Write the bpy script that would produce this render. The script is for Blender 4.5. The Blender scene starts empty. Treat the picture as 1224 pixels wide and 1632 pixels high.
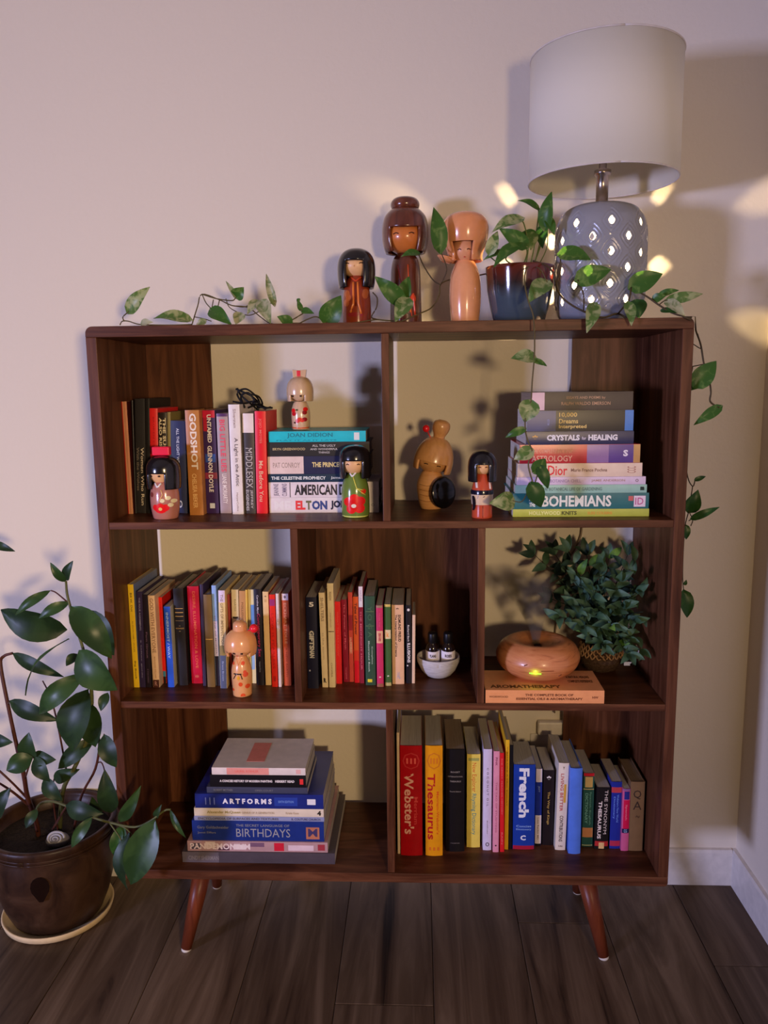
import bpy, bmesh, math, random
from mathutils import Vector, Matrix
random.seed(7)
C = bpy.context.scene.collection

# ------------------------------------------------------------------ camera
CAM = (0.66582, -1.6051, 1.07951); YAW, PITCH, ROLL, FPX = 0.04451, 0.15691, -0.01198, 1271.78
cd = bpy.data.cameras.new('camera'); cam = bpy.data.objects.new('camera', cd); C.objects.link(cam)
cd.sensor_fit = 'VERTICAL'; cd.sensor_height = 24; cd.lens = FPX * 24 / 1632; cd.clip_start = .02
cam.matrix_world = (Matrix.Translation(CAM) @ Matrix.Rotation(YAW, 4, 'Z') @ Matrix.Rotation(math.pi/2 - PITCH, 4, 'X')
                    @ Matrix.Rotation(ROLL, 4, 'Z'))
bpy.context.scene.camera = cam

# ------------------------------------------------------------------ world, lights, exposure
w = bpy.data.worlds.new('world'); bpy.context.scene.world = w; w.use_nodes = True
w.node_tree.nodes['Background'].inputs[0].default_value = (1.0, .62, .34, 1)
w.node_tree.nodes['Background'].inputs[1].default_value = .085
def area_light(name, loc, target, size, sizey, power, col, spread=180):
    l = bpy.data.lights.new(name, 'AREA'); l.shape = 'RECTANGLE'; l.size = size; l.size_y = sizey; l.energy = power; l.color = col; l.spread = math.radians(spread)
    o = bpy.data.objects.new(name, l); C.objects.link(o); o.location = loc
    o.rotation_euler = (Vector(target) - Vector(loc)).to_track_quat('-Z', 'Y').to_euler(); return o
area_light('window_daylight', (-3.6, -4.0, .78), (.9, .33, .62), .60, .55, 43.5, (.53, .55, 1.0), 80)
area_light('room_lamp_glow', (1.36, -2.9, 1.08), (-.42, .33, .68), .22, .22, 9.2, (1.0, .71, .385), 74)
vs = bpy.context.scene.view_settings
vs.view_transform = 'Standard'; vs.look = 'None'; vs.gamma = 1; vs.use_curve_mapping = False; vs.exposure = 0.0

# ------------------------------------------------------------------ measured frame: pixel (u,v) of the photograph -> a point at a chosen real depth
def ray(u, v):
    x, y = u - 612, v - 816; cr, sr = math.cos(ROLL), math.sin(ROLL)
    a, b = cr*x + sr*y, -sr*x + cr*y; cp, sp = math.cos(PITCH), math.sin(PITCH)
    r, up = a/FPX, -b/FPX; Y, Z = cp + up*sp, -sp + up*cp; c, s = math.cos(YAW), math.sin(YAW)
    return Vector((c*r - s*Y, s*r + c*Y, Z))
def at(u, v, Y):
    d = ray(u, v); return Vector(CAM) + d*((Y - CAM[1])/d.y)
def on(u, v, Z):
    d = ray(u, v); return Vector(CAM) + d*((Z - CAM[2])/d.z)
def scale(u, v, Y): return (at(u+40, v, Y).x - at(u-40, v, Y).x)/80

H, S1, S2, TB, TS, FL, D, YW, XR, W = 1.2034, .8057, .4147, .0217, .0152, -.2051, .303, .326, 1.4763, 1.2

# ------------------------------------------------------------------ materials
def lin(c):
    r = []
    for x in c:
        x = x/255; r.append(x/12.92 if x <= .04045 else ((x+.055)/1.055)**2.4)
    return r
MATS = {}
def newmat(name):
    m = bpy.data.materials.new(name); m.use_nodes = True; n = m.node_tree; return m, n, n.nodes, n.links, n.nodes['Principled BSDF']
def mat(rgb, k=1.0, rough=.5, coat=0, metal=0, spec=.3, var=.06):
    key = ('m', tuple(rgb), k, rough, coat, metal)
    if key in MATS: return MATS[key]
    m, nt, N, L, P = newmat('surface')
    c = lin(rgb); k = min(k, .88/max(max(c), 1e-4)); c = [x*k for x in c]
    if metal or var == 0: P.inputs['Base Color'].default_value = (*c, 1)
    else:
        tc = N.new('ShaderNodeTexCoord'); nz = N.new('ShaderNodeTexNoise'); nz.inputs['Scale'].default_value = 45; nz.inputs['Detail'].default_value = 3
        L.new(tc.outputs['Object'], nz.inputs['Vector'])
        rp = N.new('ShaderNodeValToRGB'); rp.color_ramp.elements[0].position = .3; rp.color_ramp.elements[1].position = .7
        rp.color_ramp.elements[0].color = (*[x*(1-var*1.4) for x in c], 1); rp.color_ramp.elements[1].color = (*[min(.9, x*(1+var)) for x in c], 1)
        L.new(nz.outputs['Fac'], rp.inputs['Fac']); L.new(rp.outputs['Color'], P.inputs['Base Color'])
    P.inputs['Roughness'].default_value = rough; P.inputs['Metallic'].default_value = metal
    P.inputs['Coat Weight'].default_value = coat; P.inputs['Coat Roughness'].default_value = .12; P.inputs['Specular IOR Level'].default_value = spec
    MATS[key] = m; return m
def ramp_mat(name, cols, vscale, nscale=4, detail=6, rough=.45, coat=0, bump=.1, coord='Object', rnd=False, dist=1.0, extra=None):
    """procedural grain: noise stretched by vscale through a colour ramp; cols = [(pos, linear rgb)]"""
    if name in MATS: return MATS[name]
    m, nt, N, L, P = newmat(name)
    tc = N.new('ShaderNodeTexCoord'); mp = N.new('ShaderNodeMapping'); mp.inputs['Scale'].default_value = vscale
    src = tc.outputs[coord]
    if rnd:
        oi = N.new('ShaderNodeObjectInfo'); ml = N.new('ShaderNodeVectorMath'); ml.operation = 'SCALE'; ml.inputs[0].default_value = (17, 9, 5)
        L.new(oi.outputs['Random'], ml.inputs['Scale']); ad = N.new('ShaderNodeVectorMath'); ad.operation = 'ADD'
        L.new(src, ad.inputs[0]); L.new(ml.outputs[0], ad.inputs[1]); src = ad.outputs[0]
    L.new(src, mp.inputs['Vector'])
    nz = N.new('ShaderNodeTexNoise'); nz.inputs['Scale'].default_value = nscale; nz.inputs['Detail'].default_value = detail
    nz.inputs['Roughness'].default_value = .6; nz.inputs['Distortion'].default_value = dist
    L.new(mp.outputs['Vector'], nz.inputs['Vector'])
    rp = N.new('ShaderNodeValToRGB'); el = rp.color_ramp.elements
    el[0].position, el[0].color = cols[0][0], (*cols[0][1], 1); el[1].position, el[1].color = cols[-1][0], (*cols[-1][1], 1)
    for p, c in cols[1:-1]:
        e = el.new(p); e.color = (*c, 1)
    L.new(nz.outputs['Fac'], rp.inputs['Fac']); out = rp.outputs['Color']
    if rnd:
        hs = N.new('ShaderNodeHueSaturation'); mr = N.new('ShaderNodeMapRange'); mr.inputs['To Min'].default_value = .72; mr.inputs['To Max'].default_value = 1.2
        L.new(oi.outputs['Random'], mr.inputs['Value']); L.new(mr.outputs['Result'], hs.inputs['Value']); L.new(out, hs.inputs['Color']); out = hs.outputs['Color']
    L.new(out, P.inputs['Base Color'])
    if bump:
        b = N.new('ShaderNodeBump'); b.inputs['Strength'].default_value = bump; b.inputs['Distance'].default_value = .002
        L.new(nz.outputs['Fac'], b.inputs['Height']); L.new(b.outputs['Normal'], P.inputs['Normal'])
    P.inputs['Roughness'].default_value = rough; P.inputs['Coat Weight'].default_value = coat; P.inputs['Coat Roughness'].default_value = .15
    P.inputs['Specular IOR Level'].default_value = .5 if coat else .22
    MATS[name] = m; return m
WAL = [(.25, (.034, .0086, .0030)), (.45, (.084, .0265, .0108)), (.6, (.140, .049, .021)), (.8, (.21, .079, .036))]
wood_x = ramp_mat('walnut_grain_along_x', WAL, (1.2, 9, 14), 3.2, rough=.42)
wood_z = ramp_mat('walnut_grain_along_z', WAL, (10, 9, .9), 3.2, rough=.42)
wood_leg = ramp_mat('red_stained_leg_wood', [(.3, (.10, .020, .008)), (.7, (.22, .05, .018))], (10, 10, 1.5), 4, rough=.35)
floor_m = ramp_mat('grey_brown_plank', [(.27, (.014, .007, .004)), (.38, (.080, .047, .028)), (.52, (.125, .080, .050)), (.66, (.19, .128, .085)), (.8, (.24, .17, .12))],
                   (6, .5, 1), 2.2, detail=6, rough=.42, bump=.15, rnd=True, dist=1.6)
wall_m, nt, N, L, P = newmat('textured_wall_paint')
P.inputs['Base Color'].default_value = (.80, .715, .58, 1); P.inputs['Roughness'].default_value = .75
tc = N.new('ShaderNodeTexCoord'); nz = N.new('ShaderNodeTexNoise'); nz.inputs['Scale'].default_value = 95; nz.inputs['Detail'].default_value = 3
bp = N.new('ShaderNodeBump'); bp.inputs['Strength'].default_value = .22; bp.inputs['Distance'].default_value = .003
L.new(tc.outputs['Object'], nz.inputs['Vector']); L.new(nz.outputs['Fac'], bp.inputs['Height']); L.new(bp.outputs['Normal'], P.inputs['Normal'])
trim_m = mat((225, 218, 210), 1, .4)
def page_mat(light=True):
    return ramp_mat('page_edges_'+('light' if light else 'tan'), [(.3, (.50, .45, .38) if light else (.26, .19, .13)), (.7, (.70, .65, .56) if light else (.38, .29, .2))],
                    (260, 3, 3), 3, 2, rough=.8, bump=.05)

# ------------------------------------------------------------------ mesh helpers
def part(name, V, F, m, parent=None, smooth=False, mods=None):
    me = bpy.data.meshes.new(name)
    off = parent_off.get(parent, Vector((0, 0, 0))) if parent else Vector((0, 0, 0))
    me.from_pydata([tuple(Vector(v) - off) for v in V], [], F); me.update()
    if isinstance(m, (list, tuple)):
        for x in m: me.materials.append(x)
    else: me.materials.append(m)
    if smooth: me.polygons.foreach_set('use_smooth', [True]*len(me.polygons))
    o = bpy.data.objects.new(name, me); C.objects.link(o)
    if parent: o.parent = parent; parent_off[o] = off
    return o
parent_off = {}
def thing(name, label, cat, loc=(0, 0, 0), rot=(0, 0, 0), group=None, local=False):
    o = bpy.data.objects.new(name, None); C.objects.link(o); o.location = loc; o.rotation_euler = rot; o.empty_display_size = .03
    o['label'] = label; o['category'] = cat
    if group: o['group'] = group
    parent_off[o] = Vector((0, 0, 0)) if local else Vector(loc)
    return o
def tag(o, label, cat, group=None):
    o['label'] = label; o['category'] = cat
    if group: o['group'] = group
    return o
def struct(o): o['kind'] = 'structure'; return o
def bx(a, b):
    (x0, y0, z0), (x1, y1, z1) = a, b
    V = [(x0,y0,z0),(x1,y0,z0),(x1,y1,z0),(x0,y1,z0),(x0,y0,z1),(x1,y0,z1),(x1,y1,z1),(x0,y1,z1)]
    return V, [(0,3,2,1),(4,5,6,7),(0,1,5,4),(1,2,6,5),(2,3,7,6),(3,0,4,7)]
def box(name, a, b, m, parent=None, bevel=0, seg=2):
    V, F = bx(a, b); o = part(name, V, F, m, parent)
    if bevel:
        md = o.modifiers.new('bevel', 'BEVEL'); md.width = bevel; md.segments = seg; md.limit_method = 'ANGLE'
    return o
def prism(name, poly, y0, y1, m, parent=None, bevel=0):   # polygon in XZ extruded along Y
    n = len(poly); V = [(x, y0, z) for x, z in poly] + [(x, y1, z) for x, z in poly]
    F = [tuple(range(n)), tuple(range(2*n-1, n-1, -1))] + [(i, i+n, (i+1) % n + n, (i+1) % n) for i in range(n)]
    o = part(name, V, F, m, parent)
    if bevel:
        md = o.modifiers.new('bevel', 'BEVEL'); md.width = bevel; md.segments = 2; md.limit_method = 'ANGLE'; md.angle_limit = .8
    return o
def lathe_geo(c, prof, n=40, cap=True, M=None):
    V, F = [], []; cx, cy, cz = c
    for r, z in prof:
        for i in range(n):
            a = 2*math.pi*i/n; V.append(Vector((cx + r*math.sin(a), cy - r*math.cos(a), cz + z)))
    for j in range(len(prof)-1):
        for i in range(n):
            k = (i+1) % n; F.append((j*n+i, j*n+k, (j+1)*n+k, (j+1)*n+i))
    if cap:
        F.append(tuple(range(n-1, -1, -1))); F.append(tuple((len(prof)-1)*n+i for i in range(n)))
    if M: V = [M @ v for v in V]
    return V, F
def lathe(name, c, prof, m, parent=None, n=40, cap=True, M=None):
    V, F = lathe_geo(c, prof, n, cap, M); return part(name, V, F, m, parent, True)
def crom(P, k=6):
    P = [Vector(p) for p in P]
    if len(P) < 3: return P
    Q = [2*P[0]-P[1]] + P + [2*P[-1]-P[-2]]; R = []
    for i in range(1, len(Q)-2):
        for j in range(k):
            t = j/k; a, b, c, d = Q[i-1:i+3]
            R.append(.5*((2*b) + (c-a)*t + (2*a-5*b+4*c-d)*t*t + (3*b-a-3*c+d)*t**3))
    R.append(P[-1]); return R
def tube_geo(pts, r0, r1=None, n=7, V=None, F=None):
    V = [] if V is None else V; F = [] if F is None else F
    r1 = r0 if r1 is None else r1; b0 = len(V); m = len(pts); up = Vector((.3, .2, .9)).normalized()
    for i, p in enumerate(pts):
        t = (pts[min(i+1, m-1)] - pts[max(i-1, 0)]).normalized()
        if abs(t.dot(up)) > .95: up2 = Vector((1, 0, 0))
        else: up2 = up
        a = t.cross(up2).normalized(); b = t.cross(a); r = r0 + (r1-r0)*i/max(1, m-1)
        for k in range(n):
            an = 2*math.pi*k/n; V.append(p + a*r*math.cos(an) + b*r*math.sin(an))
    for i in range(m-1):
        for k in range(n):
            q = (k+1) % n; F.append((b0+i*n+k, b0+i*n+q, b0+(i+1)*n+q, b0+(i+1)*n+k))
    F.append(tuple(b0+k for k in range(n-1, -1, -1))); F.append(tuple(b0+(m-1)*n+k for k in range(n)))
    return V, F
def tube(name, pts, r0, m, parent=None, r1=None, n=7, sm=6):
    V, F = tube_geo(crom(pts, sm), r0, r1, n); return part(name, V, F, m, parent, True)
def ellipsoid(name, c, rx, ry, rz, m, parent=None, M=None, n=24, k=14):
    prof = [(math.sin(math.pi*j/k), -math.cos(math.pi*j/k)) for j in range(k+1)]
    V, F = [], []
    for r, z in prof:
        for i in range(n):
            a = 2*math.pi*i/n; V.append(Vector((c[0] + max(r, .002)*rx*math.sin(a), c[1] - max(r, .002)*ry*math.cos(a), c[2] + z*rz)))
    for j in range(k):
        for i in range(n):
            q = (i+1) % n; F.append((j*n+i, j*n+q, (j+1)*n+q, (j+1)*n+i))
    F.append(tuple(range(n-1, -1, -1))); F.append(tuple(k*n+i for i in range(n)))
    if M: V = [M @ v for v in V]
    return part(name, V, F, m, parent, True)

# ------------------------------------------------------------------ text as flat meshes
TXT = {}
def text_geo(s, bold=0.0):
    key = (s, bold)
    if key not in TXT:
        cu = bpy.data.curves.new('t', 'FONT'); cu.body = s; cu.resolution_u = 2; cu.offset = bold
        o = bpy.data.objects.new('t', cu); C.objects.link(o); bpy.context.view_layer.update()
        me = bpy.data.meshes.new_from_object(o.evaluated_get(bpy.context.evaluated_depsgraph_get()))
        V = [v.co.copy() for v in me.vertices]; F = [tuple(p.vertices) for p in me.polygons]
        bpy.data.objects.remove(o); bpy.data.curves.remove(cu); bpy.data.meshes.remove(me)
        x0 = min(v.x for v in V); x1 = max(v.x for v in V); y0 = min(v.y for v in V); y1 = max(v.y for v in V)
        TXT[key] = ([((v.x-x0)/(x1-x0), (v.y-y0)/(y1-y0)) for v in V], F)
    return TXT[key]

# ================================================================== THE SETTING
def plane_box(name, a, b, m): return struct(box(name, a, b, m))
plane_box('wall_back', (-4.2, YW, FL-.05), (XR+.12, YW+.1, 2.25), wall_m)
plane_box('wall_right', (XR, -4.6, FL-.05), (XR+.12, YW, 2.25), wall_m)
plane_box('ceiling', (-4.2, -4.6, 2.2), (XR, YW, 2.25), wall_m)
fl = struct(box('floor', (-4.2, -4.6, FL-.06), (XR, YW, FL-.006), mat((40, 32, 26), 1, .7)))
bb_prof = [(0, 0), (-.012, 0), (-.012, .090), (-.009, .0975), (0, .0985)]
bz = FL - .0
b = part('baseboard_back', [(x, YW+y, bz+z) for x in (-4.2, XR-.012) for y, z in bb_prof], [(0,1,6,5),(1,2,7,6),(2,3,8,7),(3,4,9,8),(4,3,2,1,0),(5,6,7,8,9)], trim_m); struct(b)
b = part('baseboard_right', [(XR+y, Y, bz+z) for Y in (YW, -4.6) for y, z in bb_prof], [(0,1,6,5),(1,2,7,6),(2,3,8,7),(3,4,9,8),(4,3,2,1,0),(5,6,7,8,9)], trim_m); struct(b)
# floor planks, .212 m wide, running away from the camera, joints staggered
xs = [-.1425 + .2085*k for k in range(-6, 9)]
joints = {1: [-.55], 2: [-.5], 3: [-.113, -1.4], 4: [-.75], 5: [.156, -1.0], 6: [-.62], 7: [.023, -.9], 0: [-.4], -1: [.1]}
for k in range(-6, 8):
    x0, x1 = xs[k+6], min(xs[k+7], XR)
    ys = [YW] + sorted([y for y in joints.get(k, [-.3 - .17*(k % 4)])], reverse=True) + [-2.2]
    for y1, y0 in zip(ys[:-1], ys[1:]):
        cx, cy = (x0+x1)/2, (y0+y1)/2
        V, F = bx((x0+.0006-cx, y0+.0006-cy, -.006), (x1-.0006-cx, y1-.0006-cy, 0))
        o = part('floor_plank', V, F, floor_m, None); o.parent = fl; o.location = (cx, cy, FL)
        md = o.modifiers.new('bevel', 'BEVEL'); md.width = .0012; md.segments = 1

# ================================================================== BOOKCASE
bc = thing('bookcase', 'walnut brown mid-century open bookcase with splayed legs against the wall', 'bookcase')
bv = .0018; IX0, IX1 = TB, W-TB
def arc(cx, cz, r, a0, a1, n=6): return [(cx+r*math.cos(math.radians(a0+(a1-a0)*i/n)), cz+r*math.sin(math.radians(a0+(a1-a0)*i/n))) for i in range(n+1)]
R_ = .014
prism('top_panel', [(0, H-TB), (W, H-TB)] + arc(W-R_, H-R_, R_, 0, 90) + arc(R_, H-R_, R_, 90, 180), 0, D, wood_x, bc, .0012)
prism('bottom_panel', arc(R_*.6, R_*.6, R_*.6, 180, 270) + arc(W-R_*.6, R_*.6, R_*.6, 270, 360) + [(W, TB), (0, TB)], 0, D, wood_x, bc, .0012)
box('side_panel', (0, .0005, TB), (TB, D, H-TB), wood_z, bc, .001); box('side_panel', (W-TB, .0005, TB), (W, D, H-TB), wood_z, bc, .001)
for z in (S1, S2): box('shelf', (TB, .002, z-TS), (W-TB, D, z), wood_x, bc, .001)
TD = .0155
d1, d2, d3, d4 = .5922, .3995, .7854, .5930
box('divider', (d1, .003, S1), (d1+TD, D, H-TB), wood_z, bc, .001)
box('divider', (d2, .003, S2), (d2+TD, D, S1-TS), wood_z, bc, .001); box('divider', (d3, .003, S2), (d3+TD, D, S1-TS), wood_z, bc, .001)
box('divider', (d4, .003, TB), (d4+TD, D, S2-TS), wood_z, bc, .001)
for x0, x1, z0, z1 in ((TB, .175, S1, H-TB), (W-.178, W-TB, S1, H-TB), (d2+TD, d3, S2, S1-TS), (TB, .175, TB, S2-TS), (W-.178, W-TB, TB, S2-TS)):
    box('back_panel', (x0, D-.008, z0), (x1, D, z1), wood_z, bc)
LEGS = [(.166, .075, .1227, .040), (W-.166, .075, W-.1225, .040), (.150, .225, .135, .276), (W-.150, .225, W-.135, .276)]
for xt, yt, xb, yb in LEGS:
    V, F = tube_geo([Vector((xt, yt, .0)), Vector((xb, yb, FL+.006))], .0235, .0125, 20); o = part('leg', V, F, wood_leg, bc, True)
    lathe('foot_pad', (xb, yb, FL), [(.0105, 0), (.0115, .002), (.0115, .0065)], mat((225, 215, 200), 1, .6), o, 18)
box('leg_rail', (.13, .060, -.016), (.21, .25, 0), wood_leg, bc, .002); box('leg_rail', (W-.21, .060, -.016), (W-.13, .25, 0), wood_leg, bc, .002)

# ================================================================== BOOKS
GAIN = {'r1': 1.65, 'r2': 1.65, 'r3': 1.35}
def make_book(label, t, h, d, col, loc, rot, group, hard=False, texts=(), bands=(), gain=2., light=True, bulge=None, side=None, top_art=None, rough=.38):
    """book standing in its own frame: x thickness, y depth, z height; spine towards -y"""
    root = thing('book', label, 'book', loc, rot, group, local=True)
    c = min(.0022 if hard else .0006, t*.2); inset = .0030 if hard else .0006; bu = (.0015 if t > .014 else .0006) if bulge is None else bulge
    def sp(x): q = (x - t/2)/(t/2); return -bu*(1 - q*q)
    n = 8; outer = [(0, d)] + [(t*i/n, sp(t*i/n)) for i in range(n+1)] + [(t, d)]
    inner = [(t-c, d)] + [(c + (t-2*c)*(n-i)/n, max(.0004, sp(t*(n-i)/n) + c + .0004)) for i in range(n+1)] + [(c, d)]
    no = len(outer); m = no*2
    # ring of quads between outer and inner, extruded
    O = outer; I = list(reversed(inner)); V = [(x, y, z) for z in (0, h) for (x, y) in O + I]; F = []
    for i in range(no-1):
        F += [(i, i+1, m+i+1, m+i), (no+i, m+no+i, m+no+i+1, no+i+1), (i, no+i, no+i+1, i+1), (m+i, m+i+1, m+no+i+1, m+no+i)]
    F += [(0, m, m+no, no), (no-1, 2*no-1, m+2*no-1, m+no-1)]
    cm = mat(col, gain, rough)
    cov = part('cover', V, F, [cm, mat(side, gain, rough)] if side else cm, root)
    if side:
        for p in cov.data.polygons:
            if abs(p.normal.x) > .9 and p.center.x > t*.9: p.material_index = 1
    e = .0003
    V, F = bx((c+e/4, c+.0006, inset), (t-c-e/4, d-(.003 if hard else .0002), h-inset)); part('page_block', V, F, page_mat(light), root)
    def ymap(x): return sp(x) - .00035
    for b in bands:
        f0, f1, bc_ = b[:3]; x0, x1 = (b[3]*t, b[4]*t) if len(b) > 4 else (0.0005, t-.0005)
        V, F = [], []
        for i in range(n+1):
            x = x0 + (x1-x0)*i/n; V += [(x, ymap(x)+.00012, h*(1-f1)), (x, ymap(x)+.00012, h*(1-f0))]
        F = [(2*i, 2*i+2, 2*i+3, 2*i+1) for i in range(n)]
        part('spine_band', V, F, mat(bc_, gain, rough), root)
    for tx in texts:
        s, f0, f1, c0, c1, tc_ = tx[:6]; mode = tx[6] if len(tx) > 6 else 'down'; bold = tx[7] if len(tx) > 7 else .012
        uv, F = text_geo(s, bold)
        if mode == 'down': V = [(t*(c0+(c1-c0)*v), 0, h*(1-(f0+(f1-f0)*u))) for u, v in uv]
        elif mode == 'up': V = [(t*(c1-(c1-c0)*v), 0, h*(1-(f1-(f1-f0)*u))) for u, v in uv]
        else: V = [(t*(c0+(c1-c0)*u), 0, h*(1-(f1-(f1-f0)*v))) for u, v in uv]
        V = [(x, ymap(x)-.00005, z) for x, _, z in V]
        part('spine_title', V, F, mat(tc_, gain*1.0, .5, var=0), root)
    return root
prev = None
def stand(Z, g, u0t, u1t, vt, u0b, u1b, vb, col, label, d=.15, **kw):
    """standing book measured from the photo: spine corners at top and bottom; kept clear of its left neighbour"""
    global prev
    um = (u0b+u1b)/2; Y = on(um, vb, Z).y; X0, X1 = at(u0b, vb, Y).x, at(u1b, vb, Y).x
    p = at((u0t+u1t)/2, vt, Y); h = p.z - Z; th = math.atan2(p.x - (X0+X1)/2, h)
    if abs(th) < .012: th = 0
    if prev:
        z = min(h, prev[2]); need = prev[0] + .0004 + z*math.tan(prev[1]) - z*math.tan(th)
        X0 = max(X0, prev[0]+.0004, need)
    t = max(.0035, X1-X0)
    tmax = kw.pop('xmax', 9) - X0
    if t > tmax: t = max(.0035, tmax)
    prev = (X0+t, th, h)
    loc = (X0, Y, Z + (t*math.sin(th) if th > 0 else 0) + .0001)
    d = min(d, YW - .006 - Y, kw.pop('dmax', 9) - Y)
    return make_book(label, t, h, d, col, loc, (0, th, 0), kw.pop('group', 'standing books on the %s shelf' % {'r1': 'top', 'r2': 'middle', 'r3': 'bottom'}[g]), gain=kw.pop('gain', GAIN[g]), **kw)
stack_z = 0
def flat(Y, Z0, g, u0, u1, v0, v1, col, label, d=.15, rotz=0, **kw):
    """book lying flat, spine to the front; v0 top edge, v1 bottom edge of the spine"""
    global stack_z
    a, b_ = at(u0, v1, Y), at(u1, v1, Y); t = at((u0+u1)/2, v0, Y).z - at((u0+u1)/2, v1, Y).z
    z = Z0 if Z0 is not None else stack_z
    stack_z = z + t + .0003
    L_ = b_.x - a.x; d = min(d, YW-.004-Y)
    if kw.get('bulge') is None: kw['bulge'] = .0006
    return make_book(label, t, L_, d, col, (b_.x, Y, z+.0002), (0, -math.pi/2, rotz), kw.pop('group', 'books lying in stacks'), gain=kw.pop('gain', GAIN[g]), **kw)
WH, BK, GD, CR, DK = (235, 228, 222), (30, 24, 24), (190, 150, 85), (226, 200, 158), (60, 50, 45)
# ---- top shelf, left bay, standing (left to right)
prev = (TB, 0, 9)
r = lambda *a, **k: stand(S1, 'r1', *a, **k)
r(191, 203, 640, 202.5, 212.6, 819, (165, 112, 80), 'slim book with tan striped spine and red edge, far left of top shelf', side=(60, 20, 18), bands=[(0, 1, (150, 28, 24), 0, .16), (0, 1, (120, 70, 50), .5, .58)])
r(204, 214, 638, 213.2, 217, 818, (34, 28, 28), 'very thin plain black book right of the tan striped one', gain=1)
r(214, 231, 636, 217.3, 233, 818, (36, 33, 33), 'thick black book titled Women Who Run in white script lettering', gain=1.1, bulge=.001,
  texts=[('Women Who Run', .42, .93, .55, .85, (205, 190, 165)), ('With the Wolves', .42, .80, .12, .38, (120, 108, 95))])
r(232, 237, 635, 233.3, 240, 818, (26, 22, 22), 'thin black hardcover standing just left of the red and black book', gain=1, hard=True)
r(237, 251, 651, 240.5, 254, 818, (200, 32, 32), 'bright red book behind the doll with the red bow', texts=[('BROKEN CIRCLES', .08, .5, .4, .62, (150, 20, 22))])
r(251.4, 266, 658, 254.5, 268, 818, (42, 32, 28), 'black book titled The Sun Also Rises in cream capitals', gain=1.2,
  texts=[('THE SUN', .05, .38, .55, .88, (225, 210, 170), 'down', .03), ('ALSO RISES', .05, .40, .12, .45, (225, 210, 170), 'down', .03)])
r(266.4, 271.5, 657, 268.3, 273, 818, (120, 108, 62), 'slim olive gold book between black book and small navy book')
r(272, 294.5, 671, 273.5, 298.5, 818, (38, 44, 78), 'short navy blue book with small pale title, left of the gold book', gain=1.4,
  texts=[('ALL THE LIGHT WE CANNOT SEE', .08, .72, .38, .56, (180, 185, 200)), ('AD', .86, .94, .3, .7, (190, 195, 210), 'flat', .03)])
r(295.4, 318.3, 653.7, 303, 324.7, 821, (152, 98, 46), 'golden brown hardcover titled GODSHOT in large white capitals', hard=True,
  texts=[('GODSHOT', .03, .56, .30, .78, (240, 225, 205), 'down', .03), ('CHELSEA BIEKER', .60, .93, .3, .62, (205, 165, 105))])
r(320, 344, 654, 329, 349.4, 818, (48, 28, 72), 'purple and red patterned book titled UNTAMED in white capitals', gain=1.6,
  texts=[('UNTAMED', .04, .31, .35, .68, WH, 'down', .04), ('GLENNON DOYLE', .34, .79, .3, .66, WH, 'down', .03)],
  bands=[(0, .07, (170, 25, 50)), (.07, .2, (150, 25, 45), .05, .35), (.42, .5, (40, 70, 140), .1, .9), (.9, .95, (200, 205, 215), .3, .7), (.6, .66, (120, 40, 60))])
r(345.3, 363, 659, 351.7, 369.3, 818, (140, 122, 120), 'grey paperback titled Big Little Lies in red letters',
  texts=[('BIG LITTLE LIES', .06, .58, .25, .72, (190, 60, 80), 'down', .02), ('LIANE MORIARTY', .6, .9, .3, .7, (215, 205, 195))], bands=[(0, .03, (70, 40, 80))])
r(363, 383.7, 644.7, 371, 388.3, 819.5, (205, 195, 190), 'tall white book titled A Light in the Attic',
  texts=[('A Light in the Attic', .30, .74, .35, .75, (70, 60, 70), 'down', .01), ('Silverstein', .04, .21, .4, .66, (130, 115, 115)), ('HarperCollins', .80, .97, .38, .6, (130, 115, 115))])
r(385.3, 403.6, 659, 389, 407.8, 818.6, (58, 52, 50), 'dark grey book titled MIDDLESEX with white top, under the cord bundle', gain=1.5,
  bands=[(0, .19, (215, 200, 195))], texts=[('MIDDLESEX', .34, .74, .25, .82, (165, 160, 155), 'down', .0), ('JEFFREY', .76, .95, .55, .8, (170, 165, 160)), ('EUGENIDES', .76, .97, .2, .45, (170, 165, 160))])
r(406, 423, 655.5, 409.4, 426.5, 818.6, (205, 24, 34), 'scarlet book with white author name, leaning on the flat pile', d=.135,
  texts=[('JOJO MOYES', .07, .31, .35, .62, (240, 130, 110)), ('Me Before You', .48, .88, .3, .68, (245, 190, 150), 'down', .015)])
# ---- top shelf, left bay, lying pile (bottom to top)
Y0 = on(500, 817.4, S1).y; X = 'r1'
f = lambda *a, **k: flat(Y0, *a, **k)
f(S1+.0002, X, 430, 604, 793.2, 817.4, (205, 195, 195), 'white hardcover with red, green and blue capitals, bottom of left pile', d=.16, hard=True,
  texts=[('ME', .045, .20, .2, .8, (230, 225, 222), 'down', .04), ('EL', .24, .33, .2, .8, (200, 50, 50), 'down', .05), ('T', .335, .385, .2, .8, (90, 90, 60), 'down', .05), ('ON', .39, .53, .2, .8, (45, 60, 110), 'down', .05),
         ('JOHN', .56, .76, .2, .8, (30, 30, 50), 'down', .05), ('o', .93, .96, .4, .6, (150, 145, 150))])
f(None, X, 429, 604, 768.8, 793.2, (190, 180, 182), 'pale grey book reading AMERICAN in tall black capitals', d=.155, hard=True,
  texts=[('AMERICAN', .235, .62, .15, .85, (35, 30, 32), 'down', .03), ('DIRT', .64, .80, .15, .85, (35, 30, 32), 'down', .03), ('JEANINE', .045, .10, .1, .9, (90, 80, 100), 'flat'), ('CUMMINS', .12, .165, .1, .9, (90, 80, 100), 'flat')], bands=[(.19, .197, (60, 55, 60))])
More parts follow.
